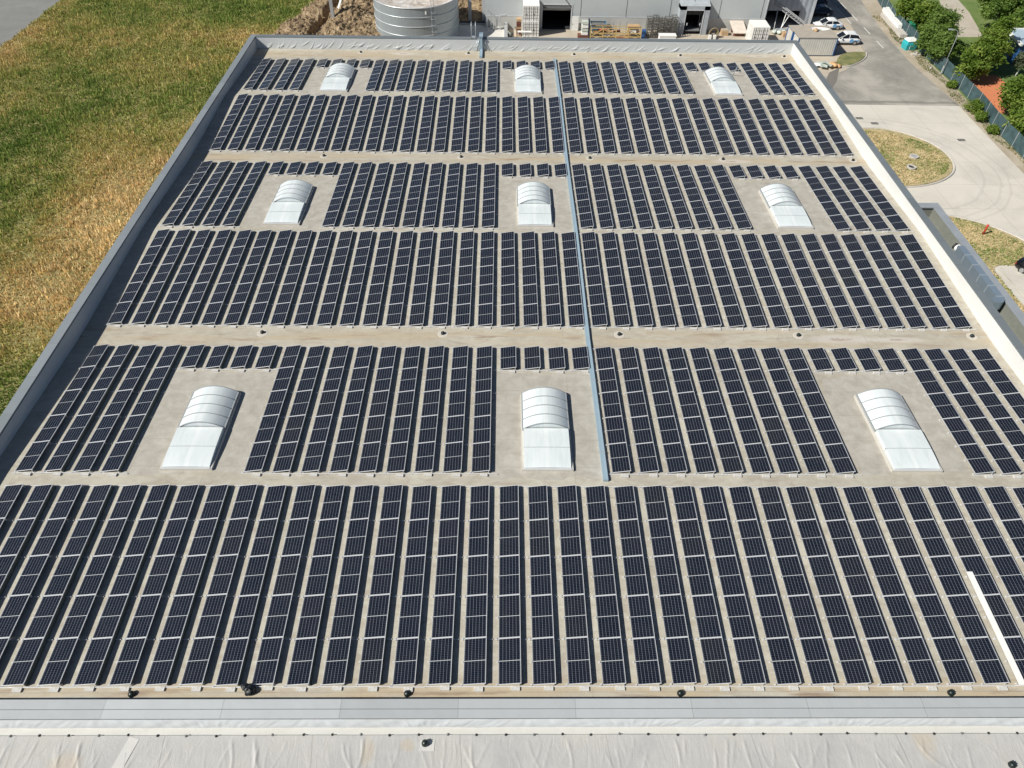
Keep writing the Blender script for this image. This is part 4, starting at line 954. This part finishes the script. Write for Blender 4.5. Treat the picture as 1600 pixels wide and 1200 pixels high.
for k, (x, y, h) in enumerate(((-.9,0,3.2),(-.3,.2,3.0),(.1,.0,2.3),(.6,.3,2.2),(1.1,.2,2.0))): bx('post', M['steel'] if k % 2 else M['galv'], t, x, y, 0, x+.16, y+.2, h)
m = MB(); m.bar((-.8,.1,3.2),(.9,.1,1.9),.14); m.obj('diagonal', M['steel'], t); m = MB(); m.bar((1.0,.2,2.2),(2.2,.3,2.4),.12); m.obj('arm', M['steel'], t); bx('arm_plate', M['galv'], t, 1.3, .0, 2.35, 2.0, .5, 2.5)
t = thing('timber_stack', 'tall stack of dark red brown boards left of the stacked containers', 'boards', (28.75, 101.4, G))
for k in range(7): bx('board_layer', M['rust'] if k % 3 else M['wood'], t, 0+.02*(k%2), 0, .36*k, .72, 1.1, .36*k+.30)
t = thing('scrap_heap', 'jumble of dark machine parts behind the parapet left of the board stack', 'scrap', (27.9, 100.6, G))
for k in range(14):
    p = Vector((rnd.uniform(-.5,.5), rnd.uniform(-.4,.4), rnd.uniform(.1,.9))); q = p+Vector((rnd.uniform(-.6,.6), rnd.uniform(-.3,.3), rnd.uniform(-.1,.7))); m = MB(); m.bar(p, q, .1, .16); m.obj('piece', M['scrap'] if k % 3 else M['plastic'], t)
t = thing('work_trestle', 'low white trestle frame at the foot of the stacked containers', 'trestle', (28.9, 100.3, G))
bx('top', M['white'], t, 0, 0, 1.0, 2.1, .5, 1.1)
for x in (.05, .7, 1.35, 1.95): bx('leg', M['white'], t, x, .2, 0, x+.1, .3, 1.0)
t = thing('door_panel', 'white personnel door standing open beside the black doorway', 'door', (37.3, 103.9, G))
bx('leaf', M['white'], t, 0, 0, .05, 1.02, .06, 2.15); bx('handle', M['rubber'], t, .08, -.05, 1.0, .2, 0, 1.08)
t = thing('pallet_stack', 'stack of white and dark packs on brown pallets right of the open door', 'pallets', (38.6, 100.9, G))
for k in range(2): bx('pallet', M['rust'], t, -.5+.8*k, -.1, 0, .25+.8*k, .9, .5)
for k in range(4): bx('pack', M['plastic'] if k % 2 else M['white'], t, .0, 0, .52+.5*k, .95, .9, .52+.5*k+.38)
bx('side_cover', M['navy'], t, .96, 0, .5, 1.2, .95, 2.6)
t = thing('skip', 'blue open topped waste skip behind the yellow rack', 'skip', (40.3, 102.6, G))
m = MB(); m.add([(.2,.1,.1),(2.0,.1,.1),(2.0,1.3,.1),(.2,1.3,.1),(-.1,0,1.5),(2.3,0,1.5),(2.3,1.5,1.5),(-.1,1.5,1.5)], [(0,3,2,1),(0,1,5,4),(1,2,6,5),(2,3,7,6),(3,0,4,7)]); m.obj('body', plain('skip_blue', (.09,.17,.24), .6), t)
for y in (0,1.5): m = MB(); m.bar((-.12,y,1.5),(2.32,y,1.5),.1); m.obj('rim', M['galv'], t)
bx('load', M['scrap'], t, .1, .2, .9, 1.9, 1.3, 1.35)
# yellow rack with bits
t = thing('railing_rack', 'yellow painted steel railing rack holding mixed bars and offcuts', 'rack', (39.9, 100.6, G))
for x in (0, 1.9, 3.85, 5.75, 7.65):
    for y in (0, 1.0): bx('upright', M['yellow'], t, x, y, 0, x+.12, y+.12, 1.62)
for z in (.35, .85, 1.55):
    for y in (0, 1.0): bx('rail', M['yellow'], t, .12, y+.02, z, 7.65, y+.1, z+.1)
for k, (x0, x1) in enumerate(((.1,1.9),(3.9,2.0),(3.95,5.75),(7.6,5.85))): m = MB(); m.bar((x0,.05,.4),(x1,.05,1.5),.07); m.obj('brace', M['yellow'], t)
for k in range(22):
    x = rnd.uniform(.3, 7.2); z = rnd.choice((.15, .95)); ln = rnd.uniform(.5, 1.3)
    tag(bx('offcut', rnd.choice([M['rust'], M['wood'], M['plastic'], M['white'], M['red'], M['tarp']]), None, -ln/2, -.12, 0, ln/2, .12, rnd.uniform(.1,.32), loc=(39.9+x, 101.1+rnd.uniform(-.25,.25), G+z)), 'loose offcut lying among the bars in the yellow rack', 'offcut', 'offcuts in the yellow rack')
for k in range(4):
    bt = bx('stanchion', M['steel'], None, -.07, -.07, 0, .07, .07, 1.9, loc=(42.6+1.0*k, 102.9, G)); tag(bt, f'slim grey stanchion against the hall plinth behind the yellow rack, {ORD[k]} from the left', 'post', 'grey stanchions behind the rack')
t = thing('machine_pile', 'dark brown machinery under boards at the right end of the yellow rack', 'machinery', (46.3, 102.0, G)); bx('boards', M['wood'], t, -.6, -.5, 1.45, 1.2, .6, 1.6)
bx('frame', M['scrap'], t, -.5, -.4, 0, 1.1, .5, 1.44); bx('drum', M['blue'], t, 1.5, -1.0, 0, 2.1, -.3, 1.2)
# wire cage pile
t = thing('wire_cage_stack', 'big stack of dark wire mesh cages against the hall wall', 'wire cages', (48.7, 101.3, G))
for i in range(5):
    for j in range(2):
        m = MB(); x0 = .92*i; y0 = 1.1*j; H = 2.35+.45*((i*7+j) % 3)*.5
        for k in range(5):
            for yy in (y0, y0+1.0): m.bar((x0+.21*k,yy,0),(x0+.21*k+rnd.uniform(-.1,.1),yy,H),.05)
        for k in range(7):
            z = .1+H*.15*k
            for yy in (y0, y0+1.0): m.bar((x0,yy,z),(x0+.85,yy,z+rnd.uniform(-.1,.1)),.05)
            m.bar((x0,y0,z),(x0,y0+1,z),.05); m.bar((x0+.85,y0,z),(x0+.85,y0+1,z),.05)
        m.obj('cage', M['scrap'], t)
t = thing('white_bin', 'low white box with flat lid in front of the wire cages', 'box', (50.0, 98.4, G)); bx('body', M['white'], t, .06, .06, 0, 2.5, 1.1, 1.32); bx('lid', M['white'], t, 0, 0, 1.32, 2.56, 1.16, 1.42)
t = thing('hose_coil', 'thick brown coil of pipe beside the dock shelter', 'coil', (58.9, 101.6, G))
for k in range(4): m = MB(); m.tube([((.72-.1*k)*math.cos(a*math.pi/12), .13*k, .75+(.72-.1*k)*math.sin(a*math.pi/12)) for a in range(25)], .09, 6, False); m.obj('loop', plain('brown_pipe', (.22,.18,.11), .7) if k == 0 else bpy.data.materials['brown_pipe'], t, True)
for x in (-.8, -.1): bx('white_tub', M['white'], t, x, -.55, 0, x+.4, -.2, .6)
t = thing('sand_bin', 'small timber box of sand beside the pipe coil', 'crate', (60.4, 102.6, G)); bx('box', M['wood'], t, 0, 0, 0, 1.0, 1.0, .7); bx('sand', M['soil'], t, .05, .05, .7, .95, .95, .8)
t = thing('panel_slab', 'cream panel leaning back on trestles left of the short white container', 'panel', (62.1, 102.2, G))
m = MB(); m.add([(0,0,.5),(2.1,0,.5),(1.75,3.6,1.5),(-.35,3.6,1.5),(0,0,.62),(2.1,0,.62),(1.75,3.6,1.62),(-.35,3.6,1.62)], [(0,3,2,1),(4,5,6,7),(0,1,5,4),(1,2,6,5),(2,3,7,6),(3,0,4,7)]); m.v = [(x, y*.62, z) for x, y, z in m.v]; m.obj('slab', plain('cream_panel', (.62,.55,.48), .7), t)
for y in (.3, 1.8): bx('trestle', M['rust'], t, .1, y, 0, 1.7, y+.12, .55+.5*(y/1.8)*.9)

# ------------------------------------------------------------------ cars
def car(kind, x, y, rz, body, label, decal=False):
    t = thing('parked_car', label, 'car', (x, y, G+.03), rz, 'cars parked by the hall' if kind != 'far' else None)
    suv = kind == 'suv'
    Lh, Wd = 2.2, .9; H1 = .95 if suv else .86; H2 = 1.58 if suv else 1.44
    # lower body lofted along the length (nose at +x)
    st = [(-2.2,.62,.36,H1-.1),(-2.08,.8,.28,H1),(-1.5,.88,.24,H1+.04),(-.5,.9,.22,H1+.02),(.6,.9,.22,H1-.01),(1.1,.89,.22,H1-.05),(1.75,.84,.24,H1-.16),(2.1,.72,.3,H1-.28),(2.2,.55,.38,H1-.36)]
    m = MB(); n = 12; rows = []
    for (xx, w, z0, z1) in st:
        zm = (z0+z1)/2; ring = [(xx,-w*.88,z0),(xx,-w,z0+.12),(xx,-w,zm),(xx,-w*.97,z1-.08),(xx,-w*.86,z1),(xx,-w*.4,z1+.02),(xx,w*.4,z1+.02),(xx,w*.86,z1),(xx,w*.97,z1-.08),(xx,w,zm),(xx,w,z0+.12),(xx,w*.88,z0)]
        rows.append(len(m.v)); m.v += ring
    for a, b in zip(rows, rows[1:]):
        for k in range(n): m.f.append((a+k, a+(k+1)%n, b+(k+1)%n, b+k))
    m.f.append(tuple(rows[0]+k for k in range(n))); m.f.append(tuple(rows[-1]+k for k in range(n-1,-1,-1)))
    m.obj('body', body, t, True)
    # glass cabin and roof
    if suv: g = [(-2.05,H1-.02,.80),(-1.6,H2-.24,.68),(-1.25,H2-.06,.64),(-.05,H2-.05,.64),(.35,H2-.16,.66),(1.15,H1-.03,.80)]
    else: g = [(-1.75,H1-.02,.78),(-1.15,H2-.14,.66),(-.85,H2-.06,.62),(.05,H2-.05,.62),(.4,H2-.16,.66),(1.2,H1-.05,.78)]
    m = MB(); top = [(xx,-w,z) for xx,z,w in g]+[(xx,w,z) for xx,z,w in g]; k = len(g)
    bot = [(xx,-.82,H1-.06) for xx,z,w in g]+[(xx,.82,H1-.06) for xx,z,w in g]
    m.add(top, [(i, i+1, k+i+1, k+i) for i in range(k-1)])
    m.add(top+bot, [(i, 2*k+i, 2*k+i+1, i+1) for i in range(k-1)]+[(k+i, k+i+1, 3*k+i+1, 3*k+i) for i in range(k-1)])
    m.obj('windows', M['glass'], t)
    r0, r1 = (g[1][0]+.05, g[4][0]-.03)
    m = MB(); rz0 = H2-.05
    m.add([(r0,-.66,rz0-.09),(r0+.3,-.64,rz0+.03),(r1-.35,-.64,rz0+.03),(r1,-.66,rz0-.08),(r0,.66,rz0-.09),(r0+.3,.64,rz0+.03),(r1-.35,.64,rz0+.03),(r1,.66,rz0-.08),
           (r0,-.68,rz0-.16),(r1,-.68,rz0-.15),(r0,.68,rz0-.16),(r1,.68,rz0-.15)], [(0,1,5,4),(1,2,6,5),(2,3,7,6),(0,8,9,3,2,1),(4,5,6,7,11,10)])
    m.obj('roof_panel', body, t)
    for sy in (-1, 1):
        for (xa, za, xb, zb) in ((g[0][0]+.02,H1,g[1][0],H2-.16),(-.35,H1,-.35,H2-.1),(g[4][0]+.02,H2-.2,g[5][0],H1-.02)):
            m = MB(); m.bar((xa,sy*.80,za),(xb,sy*.685,zb),.07,.07); m.obj('pillar', body, t)
        for xx in (-1.32, 1.32):
            m = MB(); m.lathe([(.0,-.1),(.33,-.1),(.34,-.07),(.34,.07),(.33,.1),(.0,.1)], 20); wh = m.obj('wheel', M['tyre'], t, True); wh.location = (xx, sy*.84, .33); wh.rotation_euler = (math.pi/2, 0, 0)
            m = MB(); m.lathe([(.0,-.112),(.2,-.112),(.22,-.101)] if sy > 0 else [(.0,.112),(.2,.112),(.22,.101)], 16); m.obj('rim', M['rim'], wh)
        bx('headlight', M['lamp'], t, 2.02, sy*.58-.14, H1-.36, 2.18, sy*.58+.14, H1-.24)
        bx('tail_light', M['redlamp'], t, -2.17, sy*.66-.12, H1-.28, -2.02, sy*.66+.12, H1-.1)
        bx('mirror', body, t, .72, sy*.97-.1, H1-.02, .9, sy*.97+.1, H1+.13)
        bx('side_sill', M['rubber'], t, -1.0, sy*.89-.02, .2, 1.0, sy*.89+.02, .32)
        if decal:
            m = MB(); m.lathe([(0,.0),(.3,.0),(.3,.02),(0,.02)], 18); d = m.obj('livery_patch', M['decal'], t); d.location = (-.75, sy*.905, .62); d.rotation_euler = (math.pi/2, 0, 0)
            m = MB(); m.box(-1.9,sy*.9-.015,.55,-1.1,sy*.9+.015,.72); m.obj('livery_stripe', M['decal'], t)
car('sedan', 77.95, 106.3, math.pi, M['carwhite'], 'white saloon car with blue patch parked behind the white estate car', True)
car('suv', 78.55, 100.2, math.pi, M['carwhite'], 'white estate car with blue patch parked beside the site offices', True)
car('sedan', 78.3, 112.2, math.pi, M['navy'], 'dark blue car in the hall shadow, nearer of two')
car('suv', 78.6, 116.3, math.pi, M['navy'], 'dark blue car in the hall shadow, farther of two')
car('far', 78.1, 42.1, math.radians(-55), M['black'], 'black car on the concrete pad at the right edge')

# ------------------------------------------------------------------ roadside things
t = thing('bollard', 'red post standing in the dry turf beside the drive', 'post', (76.0, 49.1, G+.1))
m = MB(); m.tube([(0,0,0),(0,0,1.05),(.0,0,1.12)], [.10,.10,.06], 12); m.obj('shaft', M['red'], t, True); m = MB(); m.lathe([(.13,1.0),(.13,1.1),(.05,1.16),(0,1.16)], 12); m.obj('cap', M['red'], t)
for (x, y), q in (((75.2,64.95),'farther'), ((73.9,62.45),'nearer')):
    t = thing('manhole', f'round concrete manhole ring in the oval lawn, {q} of the two', 'manhole', (x, y, G+.09), 0, 'manholes in the oval lawn')
    m = MB(); m.lathe([(.52,0),(.52,.22),(.34,.22),(.34,.1)], 28); m.obj('ring', M['kerb'], t)
    m = MB(); m.lathe([(.0,.12 if q == 'nearer' else .2),(.335,.12 if q == 'nearer' else .2),(.338,.1)], 24); m.obj('cover', M['dark'] if q == 'nearer' else M['steel'], t)
for (x, y), q in (((82.95,69.5),'in the bend of the drive near the fence'), ((73.75,73.7),'nearer the oval lawn beside the warehouse'), ((72.3,75.1),'farther from the oval lawn beside the warehouse')):
    t = thing('drain_grate', f'dark iron drain grate {q}', 'drain grate', (x, y, G+.022))
    m = MB(); m.box(-.45,-.28,0,.45,-.22,.02); m.box(-.45,.22,0,.45,.28,.02); m.box(-.45,-.22,0,-.4,.22,.02); m.box(.4,-.22,0,.45,.22,.02); m.obj('frame', M['seam'], t)
    m = MB(); [m.box(-.36+.12*k,-.22,0,-.29+.12*k,.22,.016) for k in range(7)]; m.obj('bars', M['rubber'], t)
t = thing('beam_stack', 'grey concrete beams stacked along the road verge', 'beams', (87.9, 102.2, G), math.radians(-3))
for i in range(2): bx('beam', M['kerb'], t, .0+.55*i, 0, .1, .5+.55*i, 9.6, .65)
for y in (.8, 4.8, 8.8): bx('bearer', M['wood'], t, -.1, y, 0, 1.2, y+.2, .1)
t = thing('panel_bundle', 'long bundle of white panels lying on the grey beams', 'panels', (88.3, 104.6, G+.66), math.radians(-3))
for i in range(2): bx('bundle', M['white'], t, .0+.62*i, 0+.6*i, .02, .56+.62*i, 7.8+.3*i, .55)
t = thing('site_toilet', 'turquoise plastic cabin with white top on the verge beside the fence', 'cabin', (87.7, 98.3, G), .15)
m = MB(); m.add([(-.75,-.65,0),(.75,-.65,0),(.75,.65,0),(-.75,.65,0),(-.85,-.72,.75),(.85,-.72,.75),(.85,.72,.75),(-.85,.72,.75),(-.7,-.6,1.25),(.7,-.6,1.25),(.7,.6,1.25),(-.7,.6,1.25)], [(0,1,5,4),(1,2,6,5),(2,3,7,6),(3,0,4,7),(4,5,9,8),(5,6,10,9),(6,7,11,10),(7,4,8,11)]); m.obj('body', M['turq'], t)
m = MB(); m.add([(-.76,-.66,1.25),(.76,-.66,1.25),(.76,.66,1.25),(-.76,.66,1.25),(-.5,-.4,1.55),(.5,-.4,1.55),(.5,.4,1.55),(-.5,.4,1.55)], [(0,1,5,4),(1,2,6,5),(2,3,7,6),(3,0,4,7),(4,5,6,7)]); m.obj('top', M['white'], t)
bx('door_edge', M['white'], t, -.3, -.74, .1, -.26, -.70, .72)
t = thing('green_container', 'dark green plastic waste container behind the fence under the trees', 'bin', (90.2, 104.0, G))
m = MB(); m.add([(-.7,-.6,0),(.7,-.6,0),(.7,.6,0),(-.7,.6,0),(-.9,-.75,1.7),(.9,-.75,1.7),(.9,.75,1.7),(-.9,.75,1.7)], [(0,1,5,4),(1,2,6,5),(2,3,7,6),(3,0,4,7)]); m.obj('body', M['greenp'], t); m = MB(); m.grid(6,6,lambda a,b: (-.92+1.84*a,-.77+1.54*b,1.7+.25*math.sin(math.pi*b))); m.obj('lid', M['greenp'], t, True)
for k, (x, y, q) in enumerate(((88.0,96.3,'large'),(88.0,90.9,'small'))):
    m = MB(); lump(m, (0,0,.12), .3 if k == 0 else .2, 11+k, 6); tag(m.obj('rock', M['kerb'], None, False, (x, y, G)), f'{q} pale stone on the verge beside the fence', 'stone')
m = MB(); m.box(-.7,-.3,0,.7,.3,.12); tag(m.obj('paving_slab', M['kerb'], None, False, (88.0, 96.0, G+.01)), 'pale concrete slab beside the turquoise cabin', 'slab')
# fence
FL = [(88.0,30),(88.1,45),(88.2,60),(88.3,72),(88.9,78),(89.1,86),(89.0,96),(89.0,108),(91.5,125),(96,150)]
def fpos(s):
    ds = [math.dist(a, b) for a, b in zip(FL, FL[1:])]
    for (a, b), d in zip(zip(FL, FL[1:]), ds):
        if s <= d: return (a[0]+(b[0]-a[0])*s/d, a[1]+(b[1]-a[1])*s/d)
        s -= d
    return FL[-1]
t = thing('screen_fence', 'long blue green screened fence with pale posts along the road', 'fence', (88.2, 60, G))
tot = sum(math.dist(a, b) for a, b in zip(FL, FL[1:])); k = 0; pts = [fpos(2.7*i) for i in range(int(tot/2.7)+1)]
for i, p in enumerate(pts):
    m = MB(); m.tube([(p[0]-88.2,p[1]-60,0),(p[0]-88.2,p[1]-60,2.0)], .04, 6); m.obj('fence_post', M['post'], t)
for p, q in zip(pts, pts[1:]):
    m = MB(); m.grid(5, 4, lambda a, b: (p[0]+(q[0]-p[0])*a-88.2+.06+.05*math.sin(a*math.pi)*math.sin(b*3), p[1]+(q[1]-p[1])*a-60, .08+1.8*b)); m.obj('screen_panel', M['fence'], t, True)
# street lamp
t = thing('street_lamp', 'tall grey street lamp with curved arm beside the fence', 'street lamp', (88.7, 89.0, G))
m = MB(); m.tube([(0,0,0),(0,0,1.2)], .1, 10); m.obj('base', M['galv'], t)
m = MB(); m.tube([(0,0,1.2),(0,0,4.6),(0,0,5.3),(-.15,0,5.75),(-.5,0,5.98),(-1.0,0,6.05)], [.055,.048,.045,.04,.035,.03], 8); m.obj('pole', M['galv'], t, True)
m = MB(); m.box(-1.55,-.14,6.0,-.95,.14,6.1); m.obj('lamp_head', M['galv'], t)
# small hut at the far right
t = thing('blue_hut', 'dark blue hut with pale blue sheet roof and white trim at the upper right', 'hut', (100.4, 92.1, G-.45))
bx('wall', M['blue'], t, .15, .15, 0, 9, 4.5, 3.38)
m = MB(); m.add([(-.1,-.1,3.4),(9.2,-.1,3.4),(9.2,4.8,3.75),(-.1,4.8,3.75),(-.1,-.1,3.5),(9.2,-.1,3.5),(9.2,4.8,3.85),(-.1,4.8,3.85)], [(0,3,2,1),(4,5,6,7),(0,1,5,4),(1,2,6,5),(2,3,7,6),(3,0,4,7)]); m.obj('roof', M['sky'], t)
m = MB(); m.bar((-.2,-.2,3.5),(-.2,4.9,3.85),.3,.34); m.obj('verge_trim', M['white'], t); m = MB(); m.bar((0,4.95,3.85),(9.2,4.95,3.85),.2,.26); m.obj('ridge_trim', M['white'], t)
bx('window', M['glass'], t, .12, 1.2, 1.2, .149, 2.4, 2.2)

# ------------------------------------------------------------------ trees and shrubs
def leaves(mb_name, clumps, n, size, pal, seed, parent, mat=None):
    rs = np.random.RandomState(seed); C = np.array([c[:3] for c in clumps]); R = np.array([c[3] for c in clumps]); w = R**2; w = w/w.sum()
    i = rs.choice(len(clumps), n, p=w); d = rs.normal(size=(n, 3)); d /= np.linalg.norm(d, axis=1)[:, None]; rad = np.where(rs.rand(n) < .18, rs.uniform(1.0, 1.8, n), rs.uniform(.4, 1.2, n))
    P = C[i]+d*(R[i]*rad)[:, None]*np.array([1, 1, .78])
    u = rs.normal(size=(n, 3)); u[:, 2] *= .55; u /= np.linalg.norm(u, axis=1)[:, None]; v = np.cross(u, d+rs.normal(scale=.5, size=(n, 3))); v /= np.linalg.norm(v, axis=1)[:, None]
    s = size*rs.uniform(.55, 1.35, n)[:, None]
    V = np.stack([P-u*s, P+v*s*.45, P+u*s, P-v*s*.45], 1).astype(np.float32)
    me = bpy.data.meshes.new(mb_name); me.vertices.add(4*n); me.vertices.foreach_set('co', V.ravel()); me.loops.add(4*n); me.loops.foreach_set('vertex_index', np.arange(4*n, dtype=np.int32))
    me.polygons.add(n); me.polygons.foreach_set('loop_start', np.arange(0, 4*n, 4, dtype=np.int32)); me.polygons.foreach_set('loop_total', np.full(n, 4, np.int32))
    k = rs.rand(len(clumps))[i]*.6+rs.rand(n)*.4; C4 = np.ones((n, 4), np.float32); C4[:, :3] = lerp(pal, k)
    at = me.attributes.new('col', 'FLOAT_COLOR', 'FACE'); at.data.foreach_set('color', C4.ravel()); me.materials.append(M['leaf']); me.update(calc_edges=True); me.validate()
    return inst(mb_name, me, parent)
PG = [(0,(.08,.15,.018)),(.5,(.155,.245,.035)),(1,(.31,.38,.08))]
PD = [(0,(.08,.145,.022)),(.5,(.15,.245,.05)),(1,(.28,.37,.10))]
PS = [(0,(.09,.12,.07)),(.5,(.14,.17,.10)),(1,(.2,.23,.15))]
def tree(x, y, h, r, label, pal, seed, n=5200, size=.2, trunk=1.0, bark=None, cat='tree', name='broadleaf_tree', group=None):
    t = thing(name, label, cat, (x, y, G), 0, group); rs = random.Random(seed)
    base = h*.22*trunk; clumps = []
    for k in range(int(24+r*8)):
        a = rs.uniform(0, 6.28); q = rs.uniform(0, 1); z = base+(h-base)*(.12+.8*q); rr = r*math.sin(math.pi*min(.97, .2+.72*q))**.7*rs.uniform(.35, .85)
        clumps.append((rr*math.cos(a), rr*math.sin(a), z, rs.uniform(.17, .38)*r))
    clumps.append((0, 0, h*.62, r*.5))
    leaves('crown', clumps, n, size, pal, seed, t)
    m = MB(); m.tube([(0,0,-.1),(.05,.03,h*.25),(.0,.08,h*.5),(.1,0,h*.8)], [.045*h*.55+.05,.04*h*.5+.03,.022*h*.6,.02], 9)
    for k in range(6):
        c = clumps[(k*3) % len(clumps)]; z0 = h*rs.uniform(.22,.45); m.tube([(.03,.04,z0),(c[0]*.45,c[1]*.45,(z0+c[2])*.55),(c[0]*.9,c[1]*.9,c[2])], [.07,.05,.02], 6)
    m.obj('trunk', bark or M['bark'], t, True); return t
tree(90.4,107.4,5.2,1.9,'mid green tree at the top edge above the white panel bundle',PG,21,4800,group='trees along the fence')
tree(90.9,102.4,5.4,2.2,'leafy tree behind the green container by the road fence',PG,22,6000,group='trees along the fence')
tree(90.9,97.4,5.6,2.6,'broad mid green tree between the turquoise cabin and gravel path',PD,23,6500,group='trees along the fence')
tree(89.0,95.4,4.4,1.9,'dark green tree leaning over the verge right beside the turquoise cabin',PD,36,5000,group='trees along the fence')
tree(89.3,92.4,4.3,2.0,'dense dark green tree hiding the fence left of the street lamp',PD,24,5500,group='trees along the fence')
tree(94.3,89.2,5.9,2.6,'tall bright green tree right of the street lamp above the clay court',PG,25,8000,group='trees along the fence')
tree(91.0,86.3,4.7,2.2,'bright green tree overhanging the fence beside the clay court',PG,26,6000,group='trees along the fence')
tree(96.8,92.6,6.6,1.9,'slim green tree between the clay court and the blue hut',PG,27,5000,group='trees along the fence')
tree(91.9,76.2,4.6,2.3,'yellow green bushy tree at the right edge behind the fence',PG,28,6500,group='trees along the fence')
tree(90.3,70.6,3.8,2.2,'low yellow green tree at the right edge nearest the viewer behind the fence',PG,37,5500,group='trees along the fence')
tree(99.2,88.6,3.2,1.4,'small silvery tree with white trunk on the lawn beside the blue hut',PS,29,2600,.16,1.5,M['white'])
tree(93.9,96.6,1.9,1.4,'round green shrub between the street lamp and the gravel path',PD,30,2600,.14,.2,cat='shrub',name='shrub')
for k, (x, y, h, r, lab) in enumerate(((105.6,111.5,6.5,2.7,'dark tree of the far grove nearest the gravel path'),(104.2,106.0,6.0,2.6,'dark tree at the front left of the far grove above the hut'),(108.2,108,7.5,3.6,'large dark tree in the middle of the far grove'),(110.5,103,7.5,3.6,'large dark tree at the right edge of the far grove'),(110,115,7.5,3.2,'dark tree at the back of the far grove beside the path'),(106.8,102.3,5.6,2.6,'dark bushy tree directly behind the blue hut'))):
    tree(x, y, h, r, lab, PD, 50+k, 6500, .24, group='trees of the far grove')
for k, (x, y, h, r, lab) in enumerate(((87.7,77.2,1.5,1.25,'green bush spilling over the verge where asphalt meets concrete'),(87.6,74.6,1.2,1.0,'low bush in front of the fence beside the first one'),(87.5,71.3,1.0,.8,'small bush nearest the viewer in front of the fence'),(88.2,84.6,.9,.8,'small weedy bush on the verge near the lamp'))):
    tree(x, y, h, r, lab, PG, 70+k, 1600, .12, .2, cat='bush', name='bush', group='bushes on the verge')
